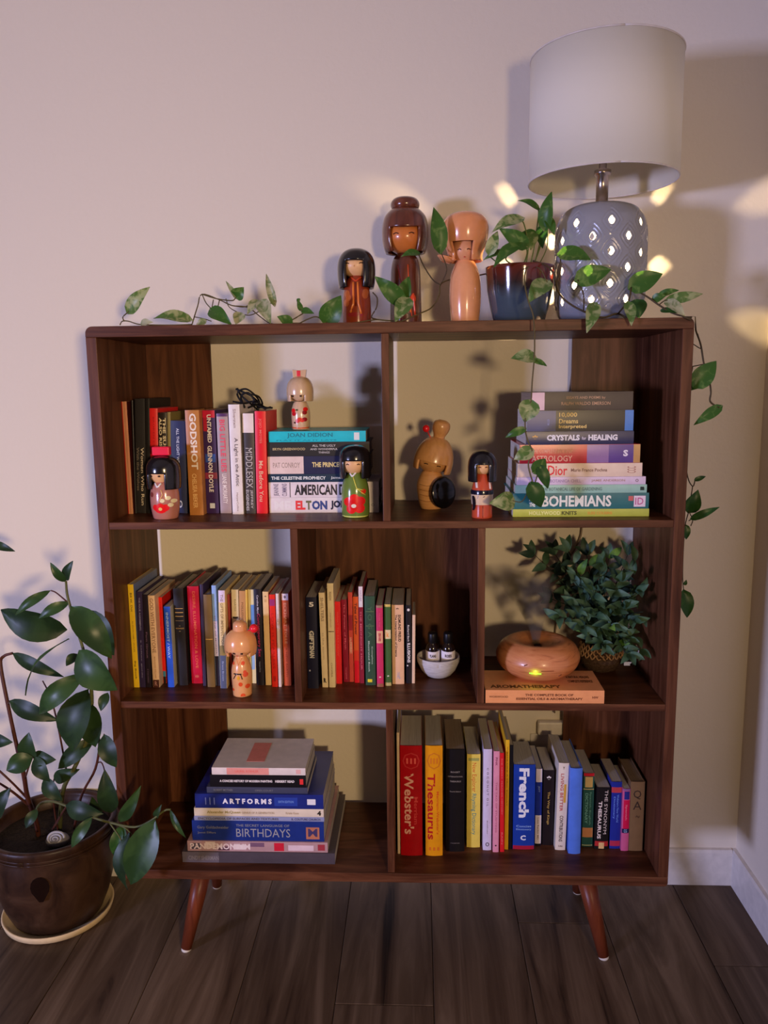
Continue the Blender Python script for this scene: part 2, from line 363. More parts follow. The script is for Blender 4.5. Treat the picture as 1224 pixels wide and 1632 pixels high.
f(None, X, 428, 586, 756, 768.6, (28, 48, 66), 'thin dark teal book titled The Celestine Prophecy', gain=1.4, texts=[('THE CELESTINE PROPHECY', .03, .58, .3, .72, (215, 220, 215), 'down', .03), ('James', .63, .75, .3, .7, (190, 195, 195))])
f(None, X, 427.5, 588, 727.2, 755.6, (36, 38, 66), 'thick book with white left half and navy right half in pile', gain=1.4, d=.15, bands=[(0, .355, (225, 200, 190))],
  texts=[('PAT CONROY', .05, .32, .35, .65, (150, 130, 120)), ('THE PRINCE OF TIDES', .44, .92, .38, .66, (215, 195, 130), 'down', .03)])
f(None, X, 427, 589, 704.8, 727, (44, 42, 42), 'charcoal book under the turquoise one with small white title', gain=1.3, d=.15, hard=True,
  texts=[('BRYN GREENWOOD', .05, .37, .42, .6, (190, 170, 120)), ('ALL THE UGLY', .44, .67, .66, .82, (190, 185, 180)), ('AND WONDERFUL', .42, .69, .42, .56, (190, 185, 180)), ('THINGS', .5, .61, .18, .32, (190, 185, 180))])
jy = Y0
f(None, X, 428.5, 583, 687, 704, (28, 160, 170), 'turquoise book at the top of the left pile, under the pale doll', d=.155,
  texts=[('JOAN DIDION', .19, .66, .35, .85, (20, 105, 120), 'down', .02), ('PLAY IT AS IT LAYS', .08, .70, .1, .22, (20, 110, 125))], bands=[(.88, .935, (215, 220, 215), .15, .85)])
PILE_L = stack_z
# ---- top shelf, right bay, lying pile (bottom to top)
Y0 = on(925, 823.8, S1).y
f = lambda *a, **k: flat(Y0 + k.pop('dy', 0), *a, **k)
f(S1+.0002, X, 817.3, 1034, 811.5, 823.8, (150, 156, 62), 'lime green book at the bottom of the right pile', d=.19, texts=[('HOLLYWOOD', .12, .35, .25, .75, (205, 205, 130), 'down', .03), ('KNITS', .36, .47, .25, .75, (60, 62, 30), 'down', .03), ('SUSS COUSINS', .55, .73, .3, .65, (215, 140, 60))])
f(None, X, 817.5, 1033.5, 786.3, 811.3, (32, 88, 90), 'dark teal book reading BOHEMIANS in white capitals', d=.185, hard=True, texts=[('NEW', .12, .165, .5, .85, (215, 220, 210), 'down', .04), ('THE', .12, .165, .15, .42, (215, 220, 210), 'down', .04), ('BOHEMIANS', .215, .725, .14, .86, (225, 225, 210), 'down', .03), ('ID', .90, .96, .25, .7, (160, 80, 120))],
  bands=[(.89, .975, (225, 205, 215), .12, .82), (.85, .885, (170, 80, 80), .5, .8)])
f(None, X, 821, 1030.5, 773.2, 786.3, (125, 160, 145), 'thin seafoam green book lying on the BOHEMIANS book', d=.18, texts=[('THE BOTANICAL LIFE OF GARDENING', .2, .66, .3, .7, (75, 100, 95)), ('m', .95, .98, .3, .75, (20, 40, 40), 'down', .08)])
f(None, X, 823.5, 1028.7, 760.6, 773, (180, 162, 178), 'thin pale lilac book lying above the seafoam green one', d=.175, texts=[('BOTANICA CHILL', .26, .5, .3, .7, (140, 120, 150)), ('JAMIE ANDERSON', .58, .84, .3, .68, (150, 120, 110)), ('o', .92, .945, .3, .7, (120, 100, 110))])
f(None, X, 824.6, 1023, 739, 760.4, (205, 180, 158), 'cream book with one large red word on the spine', d=.18, texts=[('Christian', .10, .2, .35, .7, (200, 170, 120)), ('Dior', .245, .40, .12, .85, (190, 35, 45), 'down', .01), ('Marie France Pochna', .43, .72, .38, .62, (110, 80, 70)), ('CCC', .88, .95, .25, .75, (150, 110, 95), 'flat')])
f(None, X, 828, 1019.5, 708.7, 738.4, (160, 36, 44), 'glossy red and purple book titled Astrology', d=.17, rough=.25, bands=[(.56, .74, (120, 90, 130)), (.74, .945, (76, 52, 112)), (.945, 1, (165, 125, 75))],
  texts=[('THE COMPLETE BOOK OF', .10, .44, .55, .78, (225, 160, 130)), ('ASTROLOGY', .10, .44, .1, .42, (230, 180, 150), 'down', .01), ('S', .86, .9, .35, .7, (220, 210, 215), 'down', .05)])
f(None, X, 838, 1009.5, 687.6, 708.3, (28, 32, 68), 'navy book titled Crystals for Healing in white capitals', gain=1.5, d=.165, rough=.3, texts=[('CRYSTALS', .195, .50, .3, .75, (230, 225, 225), 'down', .05), ('for', .52, .56, .35, .6, (200, 190, 200)), ('HEALING', .58, .85, .3, .75, (230, 225, 225), 'down', .05), ('*', .06, .11, .3, .75, GD, 'down', .05)])
f(None, X, 840, 1008.8, 654, 687.4, (34, 30, 32), 'thick book with slate blue left end titled 10,000 Dreams Interpreted', gain=1.5, d=.165, rough=.32, bands=[(0, .27, (58, 62, 98)), (.92, 1, (62, 110, 170))],
  texts=[('10,000', .30, .47, .66, .9, (215, 185, 110), 'down', .02), ('Dreams', .30, .48, .38, .6, (215, 185, 110), 'down', .02), ('Interpreted', .30, .56, .1, .32, (215, 185, 110), 'down', .02), ('MILLER', .19, .21, .3, .6, (120, 125, 160), 'flat')])
f(None, X, 845.7, 1008.3, 624.5, 653.6, (58, 48, 44), 'thick dark brown book topping the right pile, pale left end', gain=1.5, d=.16, light=False, bands=[(0, .135, (190, 160, 165))],
  texts=[('ESSAYS AND POEMS by', .35, .73, .58, .76, (165, 130, 100)), ('RALPH WALDO EMERSON', .30, .78, .28, .46, (165, 130, 100))])
PILE_R = stack_z
# ---- middle shelf, left bay
prev = (TB, 0, 9)
r = lambda *a, **k: stand(S2, 'r2', *a, **k)
r(203, 212.8, 931.5, 213.5, 222.6, 1095.4, (196, 160, 30), 'slim mustard yellow book at the far left of middle shelf', side=(90, 100, 130), d=.16, texts=[('Bill W. Dot', .08, .26, .3, .65, (60, 40, 20)), ('AL-ANON FAMILY GROUPS', .35, .65, .35, .62, (130, 100, 25)), ('Big Book', .74, .92, .3, .65, (60, 40, 20))])
r(219, 225, 943, 223.5, 232, 1095.4, (42, 32, 60), 'dark purple paperback with pale lettering right of mustard yellow book', gain=1.5, texts=[('THE FOUR AGREEMENTS', .06, .40, .3, .6, (130, 125, 150)), ('a toltec guide', .5, .9, .35, .6, (120, 115, 140))])
r(226, 235, 947.6, 232.3, 241.5, 1095.4, (30, 22, 30), 'black paperback with faint mauve title left of the cream book', gain=1.4, texts=[('Pam Grout', .4, .68, .35, .65, (110, 80, 100)), ('E SQUARED', .8, .95, .3, .6, (90, 70, 90))])
r(235, 248, 949, 243, 254.7, 1095.4, (226, 186, 146), 'cream book with brown capitals and a brown foot', bands=[(.915, 1, (62, 30, 24))], texts=[('GOD WITH EVERYONE', .03, .62, .25, .78, (110, 70, 50), 'down', .0), ('MARIANNE WILLIAMS', .66, .9, .4, .62, (150, 110, 80)), ('R', .93, .98, .3, .7, (150, 110, 100), 'flat')])
r(249.6, 259, 952, 257, 265.7, 1089, (222, 34, 26), 'bright red paperback with a teal and black foot', bands=[(.855, .92, (50, 110, 135)), (.92, 1, (24, 20, 22))], texts=[('THE DANCE OF ANGER', .04, .7, .25, .7, (170, 15, 12))])
r(261, 271.6, 966.8, 268, 278, 1095, (34, 74, 176), 'short royal blue book with white vertical lettering', side=(165, 160, 150), texts=[('INNERMOST / WAY', .07, .64, .3, .68, (165, 190, 225), 'down', .02)])
r(275.7, 295, 938, 284, 299.6, 1092, (34, 31, 34), 'thick black hardcover with gilt lines across the spine', gain=1.4, hard=True,
  bands=[(.20, .205, GD, .1, .9), (.24, .247, GD, .1, .9), (.28, .286, GD, .1, .9), (.325, .33, (130, 110, 80), .1, .9)], texts=[('ALCOHOLICS', .40, .412, .1, .9, GD, 'flat'), ('AA', .375, .385, .4, .6, (150, 130, 90), 'flat'), ('xx', .43, .44, .4, .6, (150, 130, 90), 'flat')])
r(298, 317, 934.4, 306, 323.8, 1089, (168, 18, 48), 'thick crimson hardcover with faded gilt capitals', hard=True, texts=[('DESIRE, ILLUMINATION & LOVE', .05, .84, .4, .68, (190, 90, 60)), ('HH', .91, .94, .35, .65, (200, 120, 100), 'flat')])
r(317.5, 324, 931.5, 324, 328.6, 1093, (48, 38, 62), 'thin slate purple book between crimson and bronze hardcovers', gain=1.6, d=.165)
r(325.3, 337, 947.6, 331, 343, 1094.7, (98, 76, 42), 'bronze olive cloth book with one gold line', bands=[(.475, .482, (190, 150, 80))], hard=True)
r(338, 346, 933, 344, 351, 1093, (125, 155, 205), 'slender light blue book with a dark foot', bands=[(.7, 1, (34, 30, 44)), (.35, .7, (185, 175, 200))], texts=[('MONK OF MOKHA', .3, .68, .3, .65, (110, 105, 140))])
r(347, 359, 941, 351.6, 362, 1097, (222, 196, 140), 'cream to slate book titled The Gifts of Imperfection', bands=[(0, .12, (200, 185, 210)), (.56, .66, (125, 108, 62)), (.66, 1, (70, 78, 104))], texts=[('THE GIFTS OF IMPERFECTION', .04, .56, .3, .7, (110, 90, 60), 'down', .01), ('Brene Brown', .72, .92, .35, .62, (130, 140, 170))])
r(361, 367, 947.6, 365.6, 371.5, 1092, (130, 50, 44), 'narrow brick red book left of the topknot doll')
r(367.8, 379.6, 939.6, 371.8, 383, 1091, (200, 184, 150), 'cream book directly behind the topknot doll', bands=[(.28, .30, (60, 50, 45), .1, .9)], texts=[('EARTH', .1, .22, .4, .65, (130, 120, 100))])
r(381, 390.6, 941.8, 383.5, 393, 1091, (160, 118, 74), 'tan book behind the topknot of the doll', texts=[('FOLLOWERS', .12, .38, .35, .65, (110, 75, 45))])
r(390.8, 393, 940, 393.3, 397, 1091, (196, 160, 70), 'very thin gold book between tan and cream blue books')
r(393.5, 405, 939.6, 397.4, 408.5, 1089, (218, 204, 158), 'cream book with a wide blue stripe behind the red hair ball', bands=[(.16, .62, (88, 130, 185), .35, .95), (.62, .85, (130, 160, 195), .25, .85)])
r(405.7, 417.8, 938.8, 410, 421.5, 1091.8, (28, 24, 34), 'black book with magenta lettering in middle left bay', gain=1.4, texts=[('Caroline Myss', .06, .25, .3, .62, (180, 175, 185)), ('Contemporary Sex', .25, .70, .25, .75, (165, 40, 85), 'down', .01), ('HarperOne', .75, .86, .35, .6, (120, 130, 150))])
r(418.5, 429.6, 943, 423.7, 432.5, 1091.8, (214, 182, 128), 'pale yellow book with a tiny black emblem near its top', texts=[('*', .04, .07, .35, .65, (40, 40, 40), 'flat', .05), ('DO', .08, .11, .3, .7, (150, 130, 90), 'flat')])
r(430, 438.4, 947.6, 434, 442.8, 1094.7, (224, 44, 30), 'vivid red book with plum upper end in middle left bay', bands=[(.05, .12, (130, 40, 90))], texts=[('LOVE IS FEARLESS', .2, .8, .25, .68, (160, 18, 14)), ('88', .88, .94, .25, .7, (120, 10, 10), 'flat')])
r(438.8, 445, 946, 444.3, 448.7, 1094.7, (214, 196, 190), 'very thin white book right of the vivid red one', texts=[('HOME EDIT', .22, .38, .3, .65, (110, 90, 90))])
r(449, 461, 946, 453, 464, 1092.5, (168, 74, 44), 'terracotta book with white square at top, beside the divider', bands=[(0, .07, (220, 200, 205))], xmax=d2-.0006, texts=[('ECKHART TOLLE', .1, .54, .3, .7, (215, 150, 120), 'down', .01), ('A NEW EARTH', .58, .9, .35, .62, (130, 50, 30)), ('o', .02, .05, .35, .65, (60, 50, 60), 'flat', .06)])
# ---- middle shelf, centre bay
prev = (d2+TD+.001, 0, 9)
g2 = dict(dmax=D-.010)
r(486, 506, 952, 489, 507.8, 1097, (22, 22, 40), 'thick midnight blue book with bold distressed white letters', gain=1.4, **g2, texts=[('GIFTS', .36, .56, .25, .7, (175, 170, 155), 'down', .05), ('NAN', .56, .66, .25, .7, (175, 170, 155), 'down', .05), ('5', .05, .1, .3, .75, (200, 195, 190), 'flat', .03), ('o', .79, .81, .15, .3, (170, 170, 180), 'flat', .06)])
r(507, 517.8, 944.7, 514, 523, 1095.4, (204, 182, 140), 'cream book with grey letters beside the midnight blue book', **g2, texts=[('SHELTERS', .05, .3, .25, .75, (130, 110, 85), 'down', .02), ('in the storm', .42, .7, .35, .6, (140, 120, 95)), ('R', .9, .95, .25, .75, (50, 40, 35), 'flat', .06)])
r(520, 530, 929.7, 525, 534.7, 1095.4, (206, 186, 142), 'tall cream book with a dark line across the middle', **g2, bands=[(.455, .462, (70, 50, 40))], texts=[('REASON', .08, .16, .3, .65, (110, 90, 70)), ('Handbook', .28, .42, .35, .6, (150, 130, 100)), ('CHOPRA', .76, .9, .35, .6, (120, 100, 75))])
r(532.5, 542, 958.7, 535.6, 545, 1089.6, (208, 36, 38), 'bright red book right of the two cream ones in centre bay', **g2, texts=[('WHAT TO EAT NOW', .12, .66, .25, .6, (240, 90, 80))])
r(543, 553, 955.7, 548, 556.6, 1087, (120, 20, 40), 'dark wine red book with pink lettering', **g2, texts=[('The Power of Myth', .05, .6, .3, .65, (190, 90, 110)), ('Campbell', .82, .96, .35, .62, (190, 90, 110))])
r(553.6, 560, 944, 557.2, 564, 1086.6, (180, 66, 58), 'salmon red book standing slightly taller than its wine neighbour', **g2, bands=[(.25, .42, (140, 35, 50)), (.55, .68, (205, 120, 105), .2, .8)], texts=[('HALF WORLD', .5, .66, .2, .7, (240, 190, 170), 'down', .03)])
r(560.5, 570, 951, 565, 573, 1088, (200, 82, 38), 'orange book with a red lower third', **g2, bands=[(.62, .74, (225, 60, 40)), (.74, 1, (210, 20, 40))], texts=[('Tales of Power', .07, .44, .25, .75, (70, 25, 25), 'down', .02)])
r(570, 578.5, 934.7, 573.6, 580.5, 1088.8, (120, 24, 44), 'wine book with white upper fifth, tallest near the green book', **g2, bands=[(0, .21, (218, 205, 210))], texts=[('NATURE', .04, .15, .3, .7, (150, 130, 150)), ('THE MIDNIGHT HOUR', .25, .86, .3, .65, (185, 90, 105))])
r(579, 598, 949.9, 583, 599, 1091.8, (38, 62, 46), 'thick dark green book with a small yellow emblem at foot', gain=1.8, **g2, bands=[(.17, .173, (110, 130, 80), .1, .9), (.33, .333, (110, 130, 80), .1, .9), (.93, .965, (220, 200, 50), .2, .65)],
  texts=[('Y O G A', .11, .46, .3, .7, (52, 84, 58)), ('Complete', .56, .76, .6, .75, (150, 165, 150)), ('Illustrated Book', .5, .85, .3, .45, (150, 165, 150))])
r(599, 609.5, 964.7, 601, 611.4, 1094.4, (168, 40, 78), 'magenta pink book with a cream label', **g2, bands=[(0, .03, (130, 100, 80)), (.31, .46, (235, 180, 140)), (.96, 1, (130, 80, 60))], texts=[('xo', .33, .44, .3, .7, (150, 40, 60), 'flat', .03), ('I Love You', .1, .26, .4, .62, (215, 90, 120)), ('s', .87, .89, .35, .65, (230, 215, 190), 'flat', .06)])
r(611, 622.6, 963, 614, 624, 1092.6, (52, 80, 40), 'moss green book with a cream label', gain=1.8, **g2, bands=[(0, .03, (170, 150, 80)), (.31, .42, (215, 195, 150)), (.96, 1, (150, 140, 90))], texts=[('k', .33, .4, .3, .7, (190, 120, 60), 'flat', .03), ('s', .87, .89, .35, .65, (220, 215, 190), 'flat', .06)])
r(624, 644, 964, 625.6, 644.2, 1090, (226, 178, 138), 'wide cream book titled The Interpretation of Dreams', **g2, texts=[('SIGMUND FREUD', .12, .46, .52, .76, (50, 35, 30), 'down', .03), ('The Interpretation of Dreams', .12, .65, .22, .44, (50, 35, 30), 'down', .02), ('*', .035, .07, .35, .6, (50, 35, 30), 'flat', .06), ('AL', .84, .93, .4, .7, (150, 140, 150), 'flat')])
r(646, 656, 964.7, 647.5, 656, 1089, (26, 22, 28), 'black book titled ILLUSIONS in white', gain=1.4, **g2, texts=[('Richard Bach', .25, .46, .3, .62, WH, 'down', .01), ('ILLUSIONS', .48, .73, .25, .8, WH, 'down', .03), ('o', .04, .075, .25, .75, WH, 'flat', .1), ('o', .76, .78, .15, .4, WH, 'flat', .1)])
r(656.5, 662.8, 980, 656.6, 661.2, 1089, (214, 180, 150), 'thin cream book touching the white bowl', **g2, d=.11)
# ---- bottom shelf, right bay
prev = (d4+TD+.0015, 0, 9)
r = lambda *a, **k: stand(TB, 'r3', *a, **k)
r(630, 635, 1167.6, 634, 638, 1360.5, (190, 165, 130), 'very thin cream book against the divider of the bottom shelf', d=.17)
r(637.6, 673.6, 1188, 639, 673.4, 1362.6, (158, 10, 18), 'thick red dictionary with cream lettering and a round emblem', gain=1.35, d=.165, bulge=.003, rough=.3, texts=[('O', .06, .21, .1, .9, (175, 40, 40), 'flat', -.02), ("Webster's", .245, .80, .18, .62, (205, 150, 125), 'down', .02), ('Merriam', .46, .71, .62, .80, (190, 60, 55)), ('III', .11, .16, .28, .72, (205, 80, 70), 'flat')])
r(678, 708, 1188, 678.4, 705.4, 1363, (214, 140, 18), 'thick yellow orange Thesaurus paperback with red letters', gain=1.2, d=.165, bulge=.003, rough=.3, texts=[('O', .06, .21, .1, .9, (190, 110, 20), 'flat', -.02), ('Thesaurus', .25, .85, .12, .56, (170, 20, 18), 'down', .02), ("Merriam-Webster's", .41, .80, .64, .80, (200, 80, 20)), ('III', .11, .16, .28, .72, (200, 110, 25), 'flat'), ('III', .92, .95, .2, .8, (200, 100, 25), 'flat')])
r(710.5, 742.8, 1193.7, 711, 740, 1356.4, (20, 16, 18), 'thick black book with small silver title lines', gain=1.2, light=False, d=.165, bulge=.003, texts=[('ROGET', .21, .225, .25, .75, (140, 130, 120), 'flat'), ('INTERNATIONAL', .255, .268, .1, .9, (130, 120, 110), 'flat'), ('THESAURUS', .30, .315, .2, .8, (140, 130, 120), 'flat'), ('Fourth Edition', .40, .412, .2, .8, (130, 120, 110), 'flat'), ('HARPER', .91, .918, .25, .75, (120, 110, 105), 'flat')])
r(745, 767, 1201.8, 743.7, 764.7, 1350, (208, 184, 80), 'yellow rhyming dictionary with orange and teal letters', texts=[('New Explorer', .09, .40, .3, .7, (190, 90, 40), 'down', .0), ('Rhyming Dictionary', .42, .86, .3, .7, (60, 120, 120), 'down', .0)], bands=[(.04, .07, (150, 150, 80), .1, .9)])
r(769.5, 783, 1193.7, 769.5, 782.7, 1354.6, (192, 182, 205), 'white book titled Coconut Oil, bottom right bay', d=.17, texts=[('C O C O N U T  O I L', .18, .56, .4, .62, (110, 100, 120)), ('author', .7, .84, .45, .6, (120, 110, 120)), ('o', .92, .96, .3, .75, (60, 50, 60), 'flat', .0)])
r(785.4, 794, 1197.3, 785.4, 794.5, 1358, (205, 132, 152), 'light pink book with one black dot at its foot', d=.17, texts=[('PINK', .06, .14, .3, .65, (120, 50, 80)), ('THE TAO OF STUDYING', .3, .8, .35, .65, (170, 95, 120)), ('o', .925, .94, .35, .65, (30, 20, 25), 'flat', .12)])
r(794.8, 804, 1200, 796, 803.4, 1357.6, (196, 26, 34), 'narrow red book with pale letters between pink and yellow', d=.17, texts=[('THE GREAT TEACHER HISTORY', .05, .62, .35, .65, (235, 120, 110)), ('RAIN', .8, .92, .3, .65, (235, 120, 110))])
r(804.8, 811.8, 1179, 804, 809.8, 1353.7, (214, 164, 34), 'tall narrow golden yellow book left of the blue dictionary', d=.17, texts=[('WRITE LIKE A PRO TODAY', .06, .6, .35, .6, (120, 80, 20))])
r(812, 818, 1187.4, 810.5, 816, 1353, (16, 14, 18), 'thin black book pressed against the blue French dictionary', gain=1.2, d=.16)
r(818.6, 854.5, 1218.4, 817, 851, 1353, (22, 52, 138), 'royal blue French dictionary with large white word', d=.12, bulge=.002, bands=[(.955, 1, (150, 25, 50))], texts=[('French', .04, .62, .25, .72, (225, 225, 230), 'down', .04), ('Concise', .71, .735, .15, .85, (130, 160, 205), 'flat'), ('Dictionary', .75, .775, .15, .85, (130, 160, 205), 'flat'), ('C', .83, .89, .35, .6, (225, 225, 230), 'flat', .04)])
r(855.6, 865, 1225, 852, 862, 1347.6, (26, 44, 132), 'slim white and blue book right of the French dictionary', d=.12, bands=[(0, .17, (205, 195, 200)), (.6, .97, (210, 198, 195)), (.97, 1, (20, 20, 20))], texts=[('JOY', .22, .3, .3, .7, (120, 140, 200)), ('Lissa Rankin MD', .63, .92, .35, .6, (110, 95, 95))])
r(865.2, 884, 1227.5, 864, 881, 1346.5, (26, 18, 22), 'black book with white figure and gold title', gain=1.3, d=.12, texts=[('*', .07, .14, .3, .7, (215, 205, 200), 'flat', .06), ('The Way of Kings', .28, .72, .35, .62, (165, 135, 70), 'down', .02)])
r(891, 907, 1216, 884.5, 900.7, 1354.5, (210, 195, 178), 'white book with red and black title beside the plain blue book', d=.15, side=(150, 150, 190), texts=[('LIVING BETTER', .12, .55, .25, .55, (170, 50, 60), 'down', .01), ('CONTRIBUTIONS', .6, .9, .3, .65, (70, 55, 60), 'down', .02), ('Y', .04, .07, .4, .6, (60, 40, 40), 'flat', .02), ('Lite', .94, .96, .3, .7, (90, 70, 70), 'flat')], bands=[(.24, .45, (200, 150, 50), .6, .82)])
r(908.7, 929, 1224, 905, 924.6, 1360, (74, 110, 196), 'plain periwinkle blue hardcover', hard=True, d=.15, bulge=.003)
r(929.9, 948.7, 1232, 927, 944, 1348.8, (34, 72, 66), 'dark green book with a cream oval under its red top', gain=1.9, d=.12, bands=[(0, .04, (170, 25, 40)), (.05, .19, (205, 175, 115), .15, .85), (.21, .22, (190, 170, 120)), (.74, .87, (170, 115, 75)), (.975, .985, (160, 160, 120))], texts=[('Spanish-English', .25, .70, .56, .76, (90, 140, 130)), ('DICTIONARY', .27, .68, .2, .46, (100, 150, 140))])
r(951, 974, 1255, 947, 968.5, 1353, (22, 18, 20), 'black paperback reading THESAURUS with a flame at the foot', gain=1.4, d=.115, bands=[(.87, .95, (160, 40, 40)), (.89, .99, (222, 180, 120), .3, .7)], texts=[('THESAURUS', .22, .83, .16, .42, (215, 200, 190), 'down', .03), ('THE SYNONYM', .04, .75, .58, .82, (200, 185, 175), 'down', .0)])
r(975, 991.7, 1245.8, 971, 987.6, 1352, (24, 34, 112), 'deep blue paperback with red label near the right end', gain=1.9, d=.115, bands=[(.08, .16, (150, 50, 55)), (.88, .96, (140, 35, 60))], texts=[('Websters New World', .19, .6, .55, .75, (90, 120, 190)), ('Dictionary', .22, .55, .2, .42, (90, 120, 190))])
r(993, 1004.8, 1257, 989, 1001, 1355.6, (186, 84, 126), 'hot pink paperback beside the brown book', d=.115, side=(80, 40, 90), bands=[(0, .03, (120, 90, 140)), (.04, .17, (40, 40, 120), .2, .9), (.18, .64, (190, 20, 66), .15, .95), (.64, .71, (30, 30, 70))], texts=[('Spanish', .25, .5, .35, .65, (235, 130, 150)), ('CG', .65, .7, .3, .7, (160, 190, 220), 'flat')])
r(1005.4, 1029, 1245.8, 1001.5, 1023.5, 1355.6, (112, 86, 58), 'brown hardcover with large dark letters, far right of bottom shelf', hard=True, light=False, d=.12, texts=[('Q', .12, .25, .2, .75, (50, 36, 30), 'flat', .0), ('A', .28, .40, .2, .8, (50, 36, 30), 'flat', .0), ('~', .48, .52, .4, .7, (80, 58, 40), 'flat')])
# ---- bottom shelf, left bay pile
Y0 = on(412, 1376, TB).y; X = 'r3'
f = lambda *a, **k: flat(Y0 + k.pop('dy', 0), *a, **k)
f(TB+.0002, X, 291.4, 534, 1359, 1376, (70, 62, 68), 'dark grey art book at the bottom of the pile', d=.262, texts=[('CINDY SHERMAN', .04, .24, .25, .65, (120, 112, 112), 'down', .02)], bands=[(0, .24, (92, 84, 90))])
f(None, X, 299.4, 522.5, 1343, 1358.8, (165, 130, 130), 'floral patterned pink and grey book second from the pile bottom', d=.258, dy=.003,
  bands=[(.02, .1, (80, 70, 80), .2, .8), (.13, .2, (200, 180, 170), .3, .95), (.22, .3, (90, 60, 70), .1, .5), (.33, .42, (215, 195, 190), .2, .7), (.45, .55, (110, 80, 100), .5, .9), (.62, .69, (190, 30, 50), .1, .9), (.72, .9, (205, 180, 185), .15, .7), (.93, .98, (150, 50, 60), .2, .8)], texts=[('PANDEMONIUM', .02, .45, .2, .8, (225, 205, 200), 'down', .03)])
f(None, X, 307.5, 516.8, 1310.5, 1342, (26, 44, 110), 'thick blue book reading BIRTHDAYS in grey capitals', d=.235, dy=.006, texts=[('Gary Goldschneider', .04, .28, .56, .74, (110, 110, 120)), ('Joost Elffers', .04, .18, .32, .46, (110, 110, 120)), ('THE SECRET LANGUAGE OF', .335, .74, .72, .84, (120, 120, 130)), ('BIRTHDAYS', .335, .745, .2, .62, (140, 138, 142), 'down', .0), ('M', .88, .95, .25, .65, (60, 50, 90), 'down', .02)], bands=[(.865, .965, (170, 105, 80), .12, .72)])
f(None, X, 310, 516.8, 1303, 1310, (130, 134, 165), 'very thin blue grey book under the white fashion book', d=.23, dy=.006, texts=[('ENCYCLOPEDIA OF SURFACES AND TEXTURES', .03, .65, .25, .75, (70, 65, 70)), ('R. COUTURE CHURCH', .75, .97, .25, .75, (60, 60, 90), 'down', .02)])
f(None, X, 310, 516, 1290.5, 1303, (205, 190, 168), 'white book with gold lettering lying under the dark blue one', d=.23, dy=.006, texts=[('Alexander McQueen', .10, .36, .3, .7, (140, 125, 70), 'down', .02), ('GENIUS OF A GENERATION', .37, .62, .35, .6, (150, 130, 110)), ('Kristin Knox', .71, .81, .35, .62, (150, 130, 110)), ('4', .95, .98, .2, .8, (30, 25, 25), 'down', .05)])
f(None, X, 311.6, 515.6, 1267.5, 1290, (30, 40, 108), 'large navy book reading ARTFORMS in white capitals', d=.215, dy=.006, rough=.3, texts=[('A R T F O R M S', .215, .60, .32, .7, (225, 220, 225), 'down', .05), ('SIXTH EDITION', .65, .77, .42, .58, (110, 140, 200)), ('I I I', .08, .155, .25, .75, (100, 110, 160)), ('III', .885, .93, .4, .62, (220, 215, 220), 'down', .04)], bands=[(.875, .94, (225, 220, 220), .3, .7), (.62, .8, (40, 60, 140), .2, .8)])
f(None, X, 330, 490.5, 1257.5, 1267, (60, 62, 80), 'thin slate grey book between navy and black books', d=.16, dy=.010, texts=[('ROBERT MOTHER', .07, .26, .35, .7, (110, 110, 115)), ('OPEN COURT', .48, .66, .35, .65, (110, 110, 115))])
f(None, X, 335.6, 488, 1238, 1257, (20, 17, 20), 'black book with small white title and a red oval', gain=1.3, d=.155, dy=.011, bands=[(.935, .972, (215, 50, 50), .25, .7)], texts=[('A CONCISE HISTORY OF MODERN PAINTING', .10, .65, .4, .6, (225, 215, 210), 'down', .04), ('HERBERT READ', .68, .88, .4, .6, (225, 215, 210), 'down', .04)])
top = f(None, X, 338, 487, 1226.6, 1237.8, (205, 192, 185), 'white book with a salmon patch, topping the bottom left pile', d=.15, dy=.011, bands=[(.16, .61, (215, 140, 128)), (.9, .95, (225, 170, 165), .2, .8)], texts=[('LAUREL KOEHLER', .25, .50, .35, .68, (225, 105, 95))])
zt = stack_z
Yt = Y0 + .011; pa = at(385, 1222, Yt).x; 
box('cover_patch', (pa+.004, Yt+.03, zt-.0002), (pa+.045, Yt+.125, zt+.0002), mat((190, 110, 100), 2.0), None); bpy.data.objects['cover_patch'].parent = top
bpy.data.objects['cover_patch'].matrix_parent_inverse = (Matrix.Translation(top.location) @ top.rotation_euler.to_matrix().to_4x4()).inverted()
# ---- orange book in the middle right bay
Yo = .005
ob = make_book('peach orange aromatherapy book lying flat under the wooden diffuser', .0285, at(963, 1110, Yo).x - (d3+TD+.003), .118, (240, 160, 104), (at(963, 1110, Yo).x, Yo, S2+.0002), (0, -math.pi/2, 0), 'books lying in stacks',
  gain=1.7, bulge=.0006, texts=[('THE COMPLETE BOOK OF', .335, .74, .56, .74, (90, 50, 30), 'down', .03), ('ESSENTIAL OILS & AROMATHERAPY', .26, .82, .26, .44, (90, 50, 30), 'down', .03), ('WORWOOD', .03, .19, .42, .58, (110, 70, 40), 'down', .02), ('NW', .90, .95, .38, .56, (110, 60, 40), 'down', .03)],
  bands=[(.02, .19, (190, 120, 70), .72, .74), (.02, .19, (190, 120, 70), .26, .28)])
OBZ = S2 + .0002 + .0285
# lettering printed on its upper cover
for s, x0, x1, y0, y1 in (('AROMATHERAPY', .815, .965, .012, .030), ('A NATURAL HEALING', .985, 1.035, .07, .085), ('COMPLETE REFERENCE', .985, 1.038, .045, .06)):
    uv, F = text_geo(s, .04); V = [(x0+(x1-x0)*a, Yo+y0+(y1-y0)*b, OBZ+.0003) for a, b in uv]
    o = part('cover_lettering', V, F, mat((95, 60, 30), 1.5, .6, var=0)); o.parent = ob
    o.matrix_parent_inverse = (Matrix.Translation(ob.location) @ ob.rotation_euler.to_matrix().to_4x4()).inverted()
